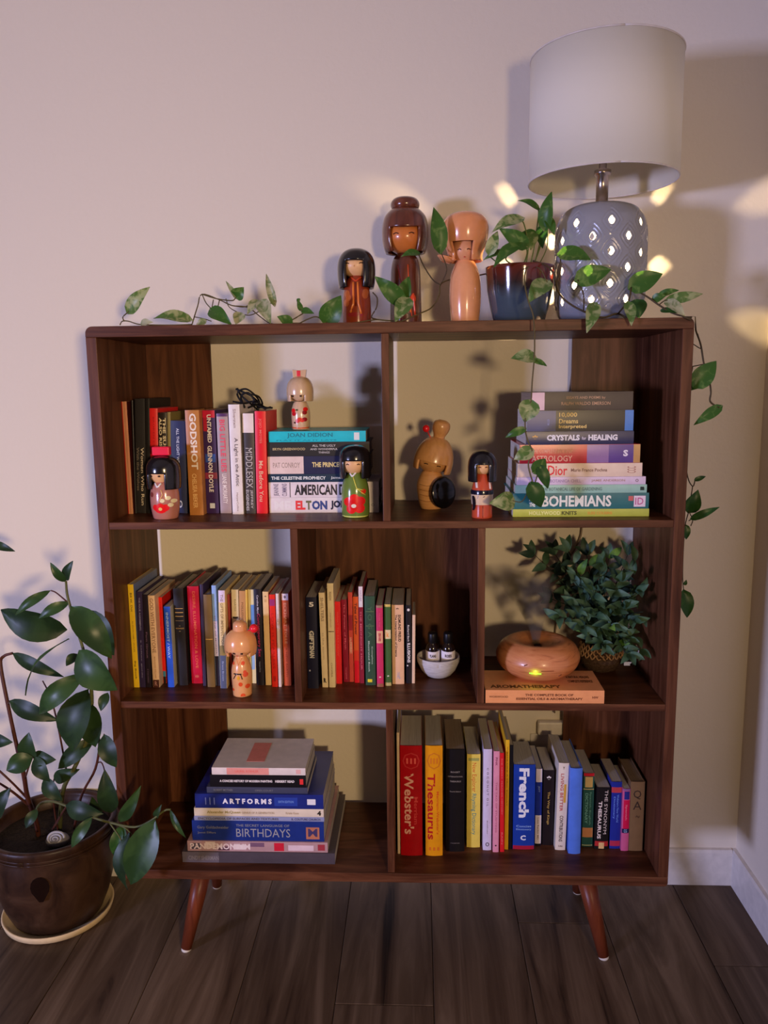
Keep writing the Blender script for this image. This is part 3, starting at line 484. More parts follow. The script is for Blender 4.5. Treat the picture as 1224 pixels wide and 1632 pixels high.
# ================================================================== KOKESHI DOLLS
def gloss(rgb, k=2., rough=.22): return mat(rgb, k, rough, coat=.6)
blond_wood = ramp_mat('pale_turned_wood', [(.3, (.66, .42, .24)), (.7, (.80, .56, .34))], (14, 14, 2.2), 5, rough=.25, coat=.6, bump=.02)
tan_wood = ramp_mat('honey_turned_wood', [(.3, (.66, .31, .10)), (.7, (.80, .42, .17))], (3, 3, 18), 5, rough=.28, coat=.5, bump=.02)
tan_wood_v = ramp_mat('honey_turned_wood_upright', [(.3, (.62, .29, .095)), (.7, (.78, .40, .15))], (14, 14, 2.5), 5, rough=.28, coat=.5, bump=.02)
red_wood = ramp_mat('mahogany_turned_wood', [(.3, (.085, .018, .008)), (.7, (.17, .042, .018))], (10, 10, 2), 4, rough=.22, coat=.7, bump=.02)
hairblack = mat((22, 20, 22), 1.3, .22, coat=.7)
skin = mat((208, 160, 112), 1.5, .35)
class Doll:
    def __init__(s, u, v, Z, label, group, Y=None, yaw=0, tilt=0, pivot_v=None):
        s.Y = on(u, v, Z).y if Y is None else Y
        s.u = u; p = at(u, v, s.Y); s.s = scale(u, v, s.Y); Z += .0004; s.c = Vector((p.x, s.Y, Z)); s.Z = Z; s.yaw = yaw
        s.root = thing('kokeshi_doll', label, 'doll', tuple(s.c), group=group)
        s.M = None
        if tilt:
            pv = Vector((s.c.x, s.c.y, s.z(pivot_v))); s.M = Matrix.Translation(pv) @ Matrix.Rotation(math.radians(tilt), 4, 'Y') @ Matrix.Translation(-pv)
    def z(s, v): return at(s.u, v, s.Y).z
    def px(s, n): return n*s.s
    def prof(s, P): return sorted([(s.px(r), s.z(v)-s.Z) for v, r in P], key=lambda q: q[1])
    def smooth(s, P, k=5):
        Q = crom([(r, z, 0) for r, z in P], k); return [(max(.0005, q.x), max(0, q.y)) for q in Q]
    def body(s, P, m, name='body'):
        s.bp = s.smooth(s.prof(P)); return lathe(name, s.c, s.bp, m, s.root, 40)
    def head(s, v, r, rv, m, du=0):
        c = Vector((s.c.x+s.px(du), s.c.y, s.z(v))); s.hc = c; s.hr = (s.px(r), s.px(rv))
        s.ho = ellipsoid('head', c, s.px(r), s.px(r), s.px(rv), m, s.root, s.M); return s.ho
    def hair(s, P, win_w, win_v, m, thick=2, yaw=None, flare=None, win_arc=0):
        """shell of revolution with a face window: half width win_w px below the fringe at win_v"""
        yw = s.yaw if yaw is None else yaw
        pr = s.smooth(s.prof(P), 6); n = 72; V, F = [], []
        wz = s.z(win_v) - s.Z; Rm = max(r for r, z in pr); ha = math.asin(min(1, s.px(win_w)/Rm)); th = s.px(thick)
        # insert the fringe height as a row of its own
        pr = [p for p in pr if abs(p[1]-wz) > .0006]
        for i in range(len(pr)-1):
            if pr[i][1] < wz < pr[i+1][1]:
                t = (wz-pr[i][1])/(pr[i+1][1]-pr[i][1]); pr.insert(i+1, (pr[i][0]+t*(pr[i+1][0]-pr[i][0]), wz)); break
        angs = []
        na = 10; nb = 46
        angs = [yw - ha + 2*ha*i/na for i in range(na)] + [yw + ha + (2*math.pi-2*ha)*i/nb for i in range(nb)]
        n = len(angs)
        for r, z in pr:
            for a in angs:
                rr = r
                if flare and z < flare[0]: rr = r + flare[1]*((flare[0]-z)/flare[0])**2
                zz = z
                V.append(Vector((s.c.x + rr*math.sin(a), s.c.y - rr*math.cos(a), s.Z + zz)))
        for j in range(len(pr)-1):
            for i in range(n):
                if i < na and pr[j+1][1] <= wz + 1e-6: continue
                k = (i+1) % n; F.append((j*n+i, j*n+k, (j+1)*n+k, (j+1)*n+i))
        if win_arc:
            for j, (r, z) in enumerate(pr):
                if abs(z-wz) < 1e-6:
                    for i in range(na+1): V[j*n+i] = V[j*n+i] - Vector((0, 0, s.px(win_arc)*(abs(2*i/na-1)**2)))
        if s.M: V = [s.M @ v for v in V]
        o = part('hair', V, F, m, s.root, True)
        md = o.modifiers.new('solid', 'SOLIDIFY'); md.thickness = th; md.offset = -1
        return o
    def onbody(s, dx, v, out=.0005):
        z = max(s.z(v)-s.Z, .0022); P = s.bp; r = P[-1][0]
        for a, b_ in zip(P[:-1], P[1:]):
            if a[1] <= z <= b_[1] and b_[1] > a[1]: r = a[0]+(b_[0]-a[0])*(z-a[1])/(b_[1]-a[1]); break
        x = max(-.97*r, min(.97*r, s.px(dx))); R = r+out
        return Vector((s.c.x + x, s.c.y - math.sqrt(max(0, R*R-x*x)), s.Z+z))
    def disc(s, dx, v, rx, rv, rgb, name='painted_flower', k=2., out=.0005):
        V = [s.onbody(dx, v, out)]; F = []
        n = 14
        for j in (1, 2, 3):
            for i in range(n):
                a = 2*math.pi*i/n; V.append(s.onbody(dx+rx*j/3*math.cos(a), v+rv*j/3*math.sin(a), out))
        F = [(0, 1+(i+1) % n, 1+i) for i in range(n)]
        for j in range(2):
            for i in range(n):
                q = (i+1) % n; F.append((1+j*n+i, 1+j*n+q, 1+(j+1)*n+q, 1+(j+1)*n+i))
        return part(name, V, F, gloss(rgb, k), s.root, True)
    def stroke(s, pts, r, rgb, name='painted_line', k=2.):
        P = []
        for (a, b_), (c, d) in zip(pts[:-1], pts[1:]):
            for t in range(4): P.append(s.onbody(a+(c-a)*t/4, b_+(d-b_)*t/4, .0002))
        P.append(s.onbody(*pts[-1], .0002)); V, F = tube_geo(P, s.px(r), n=6); return part(name, V, F, gloss(rgb, k), s.root, True)
    def onhead(s, dx, v, out=.0004):
        R, Rz = s.hr; x = s.px(dx); dz = s.z(v)-s.hc.z; q = max(0, 1-(x/R)**2-(dz/Rz)**2)
        p = Vector((s.hc.x+x, s.hc.y - R*math.sqrt(q) - out, s.hc.z+dz)); return p
    def face(s, eyes, v, w=4, closed=True, rgb=(60, 30, 18), mouth=None, nose=None, sag=-1.2):
        for dx in eyes:
            if closed: P = [s.onhead(dx-w/2, v), s.onhead(dx, v+sag), s.onhead(dx+w/2, v)]
            else: P = [s.onhead(dx-w/2, v), s.onhead(dx+w/2, v)]
            if s.M: P = [s.M @ p for p in P]
            V, F = tube_geo(crom(P, 4), s.px(.75 if closed else 1.4), n=6); part('eye', V, F, mat(rgb, 1), s.ho, True)
        if mouth:
            P = [s.onhead(mouth[0]-1.2, mouth[1]), s.onhead(mouth[0]+1.2, mouth[1])]
            if s.M: P = [s.M @ p for p in P]
            V, F = tube_geo(P, s.px(.8), n=6); part('mouth', V, F, mat((170, 50, 40), 1.4), s.ho, True)
        if nose:
            P = [s.onhead(nose[0], nose[1]-1.5), s.onhead(nose[0], nose[1]+1)]
            if s.M: P = [s.M @ p for p in P]
            V, F = tube_geo(P, s.px(.7), n=6); part('nose', V, F, skin, s.ho, True)
    def collar(s, dx, v0, v1, w, rgb=(235, 230, 230)):
        s.stroke([(dx-w, v0), (dx, v1)], 1.5, rgb, 'collar'); s.stroke([(dx+w, v0), (dx, v1)], 1.5, rgb, 'collar')
GD1 = 'kokeshi dolls in the bookcase'; GD2 = 'kokeshi dolls on top of the bookcase'
# black hair, red bow
k = Doll(265, 829, S1, 'black bobbed kokeshi doll with red bow and red camellia on a mauve brown body', GD1, Y=.058, yaw=-.22)
body_m = gloss((150, 96, 84), 1.6)
k.body([(829, 16), (826, 18.5), (815, 21), (800, 22.5), (786, 22), (776, 20), (768, 15), (763, 11)], body_m)
k.head(753, 20, 19.5, skin, -2)
k.hair([(778, 25.5), (768, 26.3), (755, 26.5), (742, 25.5), (733, 21), (727.5, 14), (725, 1)], 14, 753, hairblack, 5)
k.face([-13, 1], 757, 3.5, False, (50, 25, 18)); k.collar(-5, 768.5, 774.5, 5.5)
k.disc(-1, 808, 10, 7, (190, 20, 24)); k.disc(-9, 806, 5, 5, (190, 20, 24)); k.disc(7, 806, 5.5, 5.5, (190, 20, 24)); k.disc(-1, 804, 6, 5, (200, 30, 26), out=.0008)
k.disc(-1, 808, 3, 2.6, (235, 190, 110), 'flower_centre', out=.0012)
for a, b_ in ((2.5, 795), (11, 791), (18, 796), (14, 802)): k.disc(a, b_, 3.8, 3.2, (230, 215, 170), 'painted_blossom')
k.stroke([(1, 778), (3, 786), (-2, 796)], .8, (220, 175, 110)); k.disc(-15, 786, 3, 4, (95, 40, 35), 'painted_sleeve')
z0, z1 = k.z(723)+.0008, k.z(711.5)
box('bow', (k.c.x-k.px(15), k.c.y-k.px(6), z0-.004), (k.c.x+k.px(12), k.c.y+k.px(6), z1), gloss((200, 20, 50), 1.8, .4), k.root, .002)
# green body
k = Doll(567, 824, S1, 'black bobbed kokeshi doll with a green body and large red flower, by the divider', GD1, Y=.072)
k.body([(824, 20), (821, 21.5), (812, 22.3), (795, 22.3), (778, 21.5), (766, 18.5), (758, 14), (752, 10)], gloss((92, 112, 48), 1.5))
k.head(738, 20.5, 17.5, skin, -1)
k.hair([(761, 24), (750, 25), (735, 25.2), (722, 23.5), (714, 18), (710, 10), (708.7, 1)], 15.5, 733, hairblack, 5, yaw=-.06)
k.face([-9, 8], 739, 4, True); k.collar(-3, 751.5, 758, 6)
for a, b_ in ((-9, 797), (9, 796), (-5, 808), (8, 807), (0, 792)): k.disc(a, b_, 8, 7.5, (190, 26, 24))
k.disc(0, 801, 9, 8, (170, 14, 18), out=.0009); k.disc(-1, 803, 4, 3, (235, 225, 205), 'flower_centre', out=.0013)
k.disc(14, 781, 4, 4, (185, 40, 24)); k.stroke([(-2, 758), (4, 776), (14, 779)], .8, (205, 195, 80)); k.stroke([(4, 776), (17, 787)], .7, (205, 195, 80))
k.stroke([(-20, 820), (0, 821.5), (20, 820)], 1.2, (170, 175, 90))
# pale doll on the turquoise book
k = Doll(480, 683.5, PILE_L, 'pale wood kokeshi doll with ribbon box, standing on the turquoise book', GD1, Y=.165)
k.body([(684, 13.5), (680, 14), (674, 14.5), (660, 15), (650, 13.5), (643, 11), (640, 9)], blond_wood)
k.head(626, 17, 13.5, blond_wood, -1)
k.hair([(639.5, 20), (632, 20.8), (620, 21), (610, 18.5), (603, 13), (600, 6), (599.7, 1)], 12, 629, blond_wood, 2.5, yaw=-.12)
k.face([-9, 4], 631, 3.2, False, (60, 25, 18))
cx, cz = k.c.x + k.px(0), k.z(600); sp = k.px(1)
prism('ribbon', [(cx-sp*10, cz-.002), (cx+sp*9.5, cz-.002), (cx+sp*11, cz+sp*10.5), (cx, cz+sp*9.5), (cx-sp*11, cz+sp*10.5)], k.c.y-sp*5, k.c.y+sp*5, blond_wood, k.root, .0006)
box('ribbon_knot', (cx-sp*4, k.c.y-sp*5.6, cz+.0005), (cx+sp*2, k.c.y+sp*5.6, cz+sp*9.2), gloss((195, 50, 60), 1.6), k.root, .0008)
for a, b_, c_ in ((-10, 654, (180, 20, 24)), (-9, 659, (150, 16, 24)), (9, 652, (185, 24, 20)), (8, 657, (120, 20, 18)), (0, 668, (225, 70, 50)), (-3, 670, (215, 60, 60)), (4, 669, (200, 30, 30)), (8, 668, (120, 20, 20))): k.disc(a, b_, 3.6, 3.4, c_)
k.disc(-4, 653, 2.2, 1.4, (60, 60, 30), 'painted_leaf'); k.disc(-8, 673, 1.8, 1.5, (60, 30, 30), 'painted_leaf'); k.stroke([(-13, 681), (0, 682), (13, 681)], 1.2, (215, 100, 60))
# tilted doll with parasol disc
k = Doll(687, 812, S1, 'honey wood kokeshi doll with tilted head, high bun and a black disc', GD1, Y=.172, tilt=13, pivot_v=752)
k.body([(812, 14), (808, 17), (800, 19.5), (785, 22), (770, 22.5), (758, 18), (751, 14), (748, 10)], tan_wood)
k.head(729, 27, 25.5, skin, -1); k.ho.data.materials[0] = tan_wood_v
k.hair([(750, 30), (742, 31), (730, 30.8), (716, 27.5), (704, 21), (697, 12), (695, 1)], 23, 735, tan_wood_v, 3, yaw=-.05)
k.face([-10, 10], 739, 6, True, (40, 18, 12), sag=-.5)
lathe('bun', k.c, k.smooth(k.prof([(700, 9), (693, 9.5), (686, 12.5), (678, 14), (671, 12), (667.5, 6), (667, .5)])), tan_wood_v, k.root, 28, M=k.M)
p = at(679, 683, k.Y-.012); o = ellipsoid('hair_ball', p, k.px(5.5), k.px(5.5), k.px(5.8), gloss((190, 20, 28), 2), k.root)
V, F = tube_geo([p, at(686, 697, k.Y-.006)], .001, n=6); part('hair_pin', V, F, gloss((190, 20, 28), 2), o)
pc = at(707, 785, k.Y-.036); M = Matrix.Translation(pc) @ Matrix.Rotation(math.radians(-8), 4, 'Y') @ Matrix.Rotation(math.radians(40), 4, 'Z') @ Matrix.Rotation(math.radians(90), 4, 'X')
V, F = lathe_geo((0, 0, 0), [(k.px(24), -.002), (k.px(25), 0), (k.px(23), .003), (k.px(14), .006), (.0005, .0075)], 32); part('parasol_disc', [M @ v for v in V], F, gloss((12, 11, 12), 1, .18), k.root, True)
for vv in (770, 778, 786, 795): k.stroke([(-18, vv), (-6, vv+2), (4, vv+1)], .35, (120, 62, 26), k=1.4)
# rust and cream doll
k = Doll(768, 827, S1, 'small black bobbed kokeshi doll with cream band and rust red base', GD1, Y=.045)
k.body([(827, 15.5), (825, 16.5), (803, 16), (790, 17), (782, 17), (770, 14.5), (760, 11), (755, 9)], gloss((165, 66, 40), 1.6))
k.head(744, 16, 13, skin, 0)
k.hair([(766.5, 22.3), (755, 22.8), (740, 22.8), (730, 20.5), (722, 15), (718.3, 8), (717.7, 1)], 10.8, 739, hairblack, 4)
k.face([-5, 5], 744, 3.2, True, (120, 60, 50)); k.disc(0, 748, .8, .8, (190, 60, 50), 'mouth')
lathe('obi_band', k.c, [(k.px(16.9), k.z(803)-S1), (k.px(17.6), k.z(795)-S1), (k.px(17.8), k.z(787)-S1)], gloss((200, 172, 140), 1.4), k.root, 36, cap=False)
lathe('sash', k.c, [(k.px(17.9), k.z(787)-S1), (k.px(18), k.z(783)-S1), (k.px(17.3), k.z(780)-S1)], gloss((20, 18, 34), 1.4), k.root, 36, cap=False)
k.disc(-15, 800, 4, 12, (18, 14, 20), 'painted_sleeve', out=.0022); k.stroke([(-10, 762), (-9, 776)], 2.2, (205, 185, 180), 'sleeve_edge'); k.stroke([(11, 768), (12, 778)], 1.8, (190, 165, 150), 'sleeve_edge')
k.stroke([(-7, 788), (-9, 797)], .8, (120, 110, 120)); k.stroke([(0, 790), (3, 789)], .8, (30, 25, 30)); k.stroke([(0, 804), (0, 825)], .5, (100, 30, 20))
# topknot doll on the middle shelf
k = Doll(387, 1113.5, S2, 'peach kokeshi doll with bowl hair, topknot, red ball and red spots', GD1, Y=.048)
k.body([(1114, 13.5), (1111, 14.5), (1090, 15.3), (1072, 16), (1058, 14), (1046, 9.5), (1041, 8)], gloss((212, 150, 96), 1.6, .3))
k.head(1032, 18, 14, mat((212, 152, 108), 1.6, .35), 0)
k.hair([(1041.5, 23.5), (1034, 25), (1024, 25), (1014, 22.5), (1007, 17), (1003, 10), (1002, 1)], 18, 1031.5, gloss((200, 140, 90), 1.5, .25), 3, win_arc=4)
k.face([-7, 5], 1036.5, 3.5, False, (50, 30, 22), mouth=(-3, 1041))
lathe('topknot', k.c, k.smooth(k.prof([(1006, 11), (1000, 11), (994, 10.5), (990, 7), (988.5, .5)])), gloss((196, 138, 96), 1.5, .25), k.root, 26)
p = at(404.5, 1001.5, .035); ellipsoid('hair_ball', p, k.px(7), k.px(7), k.px(7), gloss((200, 24, 40), 2, .3), k.root)
V, F = tube_geo([p, at(396, 1005, .044)], .0014, n=6); part('hair_pin', V, F, gloss((200, 24, 40), 2), k.root)
for a, b_, q in ((-11, 1054, 2.5), (5, 1053, 2.8), (9, 1070, 3.8), (8, 1066, 2.5), (1, 1085, 3.2), (11, 1089, 3.4), (4, 1103.5, 3.8), (-12, 1095, 2)): k.disc(a, b_, q, q*1.05, (200, 70, 34), 'painted_spot')
k.stroke([(-9, 1069), (3, 1069)], 1.1, (26, 20, 22)); k.stroke([(-6, 1070), (-10, 1077)], .8, (26, 20, 22)); k.stroke([(2, 1070), (4, 1077)], .8, (26, 20, 22)); k.disc(-2.5, 1075, 2.6, 3.2, (225, 160, 40), 'painted_bow', out=.0008)
k.stroke([(-5, 1046), (-2, 1056)], .5, (190, 120, 70)); k.stroke([(3, 1046), (-2, 1056)], .5, (190, 120, 70))
# three on top
k = Doll(569.5, 520, H, 'black bobbed kokeshi doll with rust red robe on top of the bookcase', GD2, Y=.15)
k.body([(522, 22), (512, 22.5), (490, 22.5), (470, 21.5), (455, 19), (445, 14), (440, 12)], gloss((120, 44, 22), 1.5))
k.head(424, 23, 19, skin, 0)
k.hair([(460, 27), (450, 29), (430, 30), (415, 28), (404, 22), (398, 13), (395.5, 1)], 15.5, 417.5, hairblack, 5, yaw=-.06)
k.face([-13, 9], 423, 6, True, (50, 25, 18), nose=(-2, 427))
k.stroke([(-9, 443), (0, 450), (9, 443)], 1.6, (150, 50, 24)); k.stroke([(-4, 452), (-4, 486), (-9, 500)], 1.8, (190, 100, 40)); k.stroke([(3, 452), (4, 486), (8, 502)], 1.8, (190, 100, 40)); k.stroke([(0, 452), (0, 490)], 1.2, (80, 24, 14))
for a, b_ in ((-14, 470), (-15, 484), (-12, 476), (14, 472), (15, 468)): k.disc(a, b_, 4.5, 6, (135, 66, 26), 'painted_leaf')
for a in (-8, -1, 6): k.disc(a, 503, 5, 3.5, (110, 24, 30), 'painted_petal')
k = Doll(647, 522, H, 'tall mahogany kokeshi doll with flat topped bun, tallest of the three on top', GD2, Y=.215, yaw=-.02)
k.body([(522, 25), (500, 25), (460, 24), (430, 23), (415, 20), (407, 15), (402, 11)], red_wood)
k.head(378, 31, 28, mat((176, 100, 44), 1.5, .3, coat=.4), 0)
k.hair([(404, 31), (395, 34), (380, 36.3), (362, 36), (346, 32), (336, 24), (330.5, 15), (329.5, 1)], 23, 368, red_wood, 4, yaw=-.03, win_arc=-2)
k.face([-14, 10], 377.5, 8, True, (60, 28, 16), sag=-1.5)
lathe('bun', k.c, k.smooth(k.prof([(333, 21), (328, 22.5), (322, 21.5), (317, 17), (314.5, 9), (314, .5)])), red_wood, k.root, 30)
k.stroke([(4, 425), (6, 470), (10, 508)], .8, (170, 60, 24)); k.stroke([(12, 470), (15, 505)], 1.6, (160, 50, 20)); k.stroke([(8, 480), (8, 500)], 1.5, (190, 90, 30))
k.stroke([(-12, 425), (-4, 470), (-8, 515)], .8, (90, 14, 14)); k.disc(12, 478, 4, 7, (175, 60, 24), 'painted_leaf')
k = Doll(741, 520, H, 'peach blond kokeshi doll with mushroom hair and an upturned curl', GD2, Y=.15, yaw=.03)
peach = gloss((205, 140, 96), 1.45, .22)
k.body([(521, 20), (515, 21.5), (490, 24.5), (465, 25), (440, 23), (425, 18), (416, 13), (412, 10)], peach)
k.head(398, 21, 22, mat((196, 136, 98), 1.4, .35), -1)
hm = gloss((196, 128, 82), 1.45, .22)
k.hair([(417, 27.5), (410, 27), (402, 28.5), (390, 33), (375, 36), (360, 36.3), (348, 31), (341, 21), (338, 8), (337.6, 1)], 19, 389, hm, 3, yaw=-.2)
k.face([-9, 5], 401, 5, True, (90, 40, 26), mouth=(-1, 412))
M = Matrix.Translation(at(712, 411, k.Y-.01)) @ Matrix.Rotation(math.radians(14), 4, 'Y')
V, F = lathe_geo((0, 0, 0), [(k.px(7), -.010), (k.px(12), -.004), (k.px(16), .0), (k.px(15), .002), (k.px(8), -.003)], 26, False); o = part('hair_curl', [M @ Vector((v.x, v.y*.8, v.z)) for v in V], F, hm, k.root, True)
md = o.modifiers.new('s', 'SOLIDIFY'); md.thickness = .002

# ================================================================== LAMP
LX, LY = 1.0485, .152; LB = H
LB += .0004
lamp = thing('table_lamp', 'unlit white drum shade lamp on a pierced pale blue ceramic base lit from inside', 'lamp', (LX, LY, LB))
ceramic = mat((150, 150, 154), 1.0, .2, coat=.5, var=.02)
zt_ = at(957, 315, LY-.06).z - LB      # top of the glazed jar
prof = [(.060, 0), (.070, .0015), (.082, .012), (.0885, .03), (.0925, .06), (.0935, .12), (.0935, .17), (.0915, .20), (.086, .220), (.074, .236), (.055, .245), (.030, .249), (.014, .250)]
kz = zt_/.250; prof = [(r_, z_*kz) for r_, z_ in prof]
pp = []
for q in crom([(a, b_, 0) for a, b_ in prof], 12): pp.append((q.x, q.y))
# resample to fine even rows
rows = []; NR = 190
acc = [0]
for a, b_ in zip(pp[:-1], pp[1:]): acc.append(acc[-1]+math.hypot(b_[0]-a[0], b_[1]-a[1]))
for i in range(NR+1):
    tt = acc[-1]*i/NR; j = max(k_ for k_ in range(len(acc)) if acc[k_] <= tt+1e-9); j = min(j, len(pp)-2); f_ = (tt-acc[j])/max(1e-9, acc[j+1]-acc[j]); rows.append((pp[j][0]+(pp[j+1][0]-pp[j][0])*f_, pp[j][1]+(pp[j+1][1]-pp[j][1])*f_))
NA = 288; V, F = [], []
zrow = [at(957, v_, LY-.093).z - LB for v_ in (350, 375, 400, 425, 451, 476, 501)]
TH0 = math.radians(.5)
def hole_d(a, z):
    best = 9
    for i, zz in enumerate(zrow):
        off = TH0 + (0 if i % 2 == 0 else math.radians(22.5)); d_ = (a-off) % math.radians(45)
        d_ = min(d_, math.radians(45)-d_); q = (d_*.0935/.0062)**1.25 + (abs(z-zz)/.0078)**1.25
        best = min(best, q**.8)
    return best
HD = [[hole_d(2*math.pi*i/NA, z_) for i in range(NA)] for r_, z_ in rows]
for j, (r_, z_) in enumerate(rows):
    for i in range(NA):
        d_ = HD[j][i]; rr = r_
        if .03 < z_ < .23*kz and d_ < 3.6: rr += .0011*math.cos((d_-1.3)*math.pi/.55)*(1 if d_ > 1.2 else .3)
        a = 2*math.pi*i/NA; V.append((LX+rr*math.sin(a), LY-rr*math.cos(a), LB+z_))
for j in range(NR):
    for i in range(NA):
        q = (i+1) % NA
        if min(HD[j][i], HD[j][q], HD[j+1][i], HD[j+1][q]) < 1.0 and .02 < rows[j][1] < .225*kz: continue
        F.append((j*NA+i, j*NA+q, (j+1)*NA+q, (j+1)*NA+i))
F.append(tuple(range(NA-1, -1, -1)))
o = part('pierced_base', V, F, ceramic, lamp, True); md = o.modifiers.new('s', 'SOLIDIFY'); md.thickness = .003; md.offset = -1
chrome = mat((190, 175, 165), 1, .25, metal=1)
lathe('neck', (LX, LY, LB+zt_), [(.017, -.002), (.017, .004), (.0125, .006), (.0125, .055), (.017, .057), (.017, .066), (.008, .07), (.008, .12)], chrome, lamp, 24)
SH0, SH1 = 1.4915, 1.730; SR = .1515
fab, nt, N, L, P = newmat('white_linen_shade'); P.inputs['Base Color'].default_value = (.92, .86, .70, 1); P.inputs['Roughness'].default_value = .85
tr = N.new('ShaderNodeBsdfTranslucent'); tr.inputs['Color'].default_value = (.8, .74, .64, 1); mx = N.new('ShaderNodeMixShader'); mx.inputs[0].default_value = .15
L.new(P.outputs[0], mx.inputs[1]); L.new(tr.outputs[0], mx.inputs[2]); L.new(mx.outputs[0], N['Material Output'].inputs['Surface'])
V, F = [], []; n = 96
for rr, z_ in ((SR, SH0), (SR-.001, SH1), (SR-.003, SH1), (SR-.002, SH0)):
    for i in range(n): a = 2*math.pi*i/n; V.append((LX+rr*math.sin(a), LY-rr*math.cos(a), z_))
for j in range(4):
    for i in range(n): q = (i+1) % n; F.append((j*n+i, j*n+q, ((j+1) % 4)*n+q, ((j+1) % 4)*n+i))
o = part('lamp_shade', V, F, fab, lamp); [setattr(p_, 'use_smooth', True) for p_ in o.data.polygons if abs(p_.normal.z) < .5]
for z_ in (SH0, SH1):
    P_ = [Vector((LX+(SR-.0005)*math.sin(2*math.pi*i/64), LY-(SR-.0005)*math.cos(2*math.pi*i/64), z_)) for i in range(65)]
    V, F = tube_geo(P_, .0017, n=6); part('shade_rim', V, F, mat((215, 205, 195), 1.1, .7), o, True)
V, F = [], []
for a in (.4, .4+2.094, .4+4.189): tube_geo([Vector((LX, LY, SH1-.03)), Vector((LX+(SR-.003)*math.sin(a), LY-(SR-.003)*math.cos(a), SH1-.006))], .0014, n=6, V=V, F=F)
part('shade_spider', V, F, chrome, lamp)
# bulb glowing inside the pierced base
bm_, nt, N, L, P = newmat('night_bulb_glass'); P.inputs['Base Color'].default_value = (1, .8, .5, 1); P.inputs['Emission Color'].default_value = (1, .72, .38, 1); P.inputs['Emission Strength'].default_value = 10
o = ellipsoid('night_bulb', (LX, LY, LB+.106), .008, .008, .014, bm_, lamp)
lathe('night_bulb_socket', (LX, LY, LB+.004), [(.011, 0), (.011, .082), (.009, .094)], mat((200, 195, 190), 1, .5), lamp, 16)
pl = bpy.data.lights.new('night_bulb_light', 'POINT'); pl.energy = 9.0; pl.color = (1, .74, .42); pl.shadow_soft_size = .0035
po = bpy.data.objects.new('night_bulb_light', pl); C.objects.link(po); po.location = (0, 0, .132); po.parent = lamp
# power cord down the wall behind the bookcase
cordm = mat((140, 120, 100), 1, .5)
tube('power_cord', [(LX+.02, LY+.085, H+.004), (LX+.03, .29, H+.004), (LX-.01, .314, H-.03), (LX-.03, .318, .95), (LX+.012, .319, .74), (LX-.03, .319, .62), (LX-.05, .319, .42), (LX-.045, .314, .262)], .0022, cordm, lamp)
ad = thing('power_adapter', 'white plug adapter on the wall behind the bottom shelf books', 'adapter', (.995, YW, .222))
box('adapter_body', (.962, YW-.022, .205), (1.03, YW, .240), mat((215, 205, 190), 1.2, .4), ad, .004)
o = box('outlet_plate', (.945, YW-.004, .13), (1.02, YW, .202), mat((220, 210, 200), 1, .4), ad, .002)

# ================================================================== LEAVES
def leaf_mat(name, dark, light, amt, rough=.35, trans=.25, scale_=60):
    if name in MATS: return MATS[name]
    m, nt, N, L, P = newmat(name); tc = N.new('ShaderNodeTexCoord'); oi = N.new('ShaderNodeObjectInfo')
    ad_ = N.new('ShaderNodeVectorMath'); ad_.operation = 'ADD'; L.new(tc.outputs['Object'], ad_.inputs[0]); L.new(oi.outputs['Random'], ad_.inputs[1])
    nz = N.new('ShaderNodeTexNoise'); nz.inputs['Scale'].default_value = scale_; nz.inputs['Detail'].default_value = 3; nz.inputs['Distortion'].default_value = .8
    L.new(ad_.outputs[0], nz.inputs['Vector']); rp = N.new('ShaderNodeValToRGB'); e = rp.color_ramp.elements
    e[0].position = amt-.07; e[0].color = (*dark, 1); e[1].position = amt+.09; e[1].color = (*light, 1)
    L.new(nz.outputs['Fac'], rp.inputs['Fac']); L.new(rp.outputs['Color'], P.inputs['Base Color']); P.inputs['Roughness'].default_value = rough; P.inputs['Specular IOR Level'].default_value = .3
    t = N.new('ShaderNodeBsdfTranslucent'); L.new(rp.outputs['Color'], t.inputs['Color']); mx = N.new('ShaderNodeMixShader'); mx.inputs[0].default_value = trans
    L.new(P.outputs[0], mx.inputs[1]); L.new(t.outputs[0], mx.inputs[2]); L.new(mx.outputs[0], N['Material Output'].inputs['Surface']); MATS[name] = m; return m
poth = leaf_mat('pothos_leaf_green', (.055, .15, .022), (.16, .27, .06), .60)
pothv = leaf_mat('pothos_leaf_variegated', (.11, .21, .045), (.40, .45, .20), .50)
pothp = leaf_mat('pothos_leaf_pale', (.20, .27, .10), (.50, .50, .30), .46)
pothd = leaf_mat('pothos_leaf_dark', (.025, .085, .015), (.045, .12, .02), .55)
rubber = leaf_mat('glossy_dark_leaf', (.012, .030, .009), (.022, .050, .014), .5, rough=.42, trans=.06, scale_=20)
rubberl = leaf_mat('glossy_mid_leaf', (.022, .055, .014), (.038, .085, .022), .5, rough=.36, trans=.1, scale_=20)
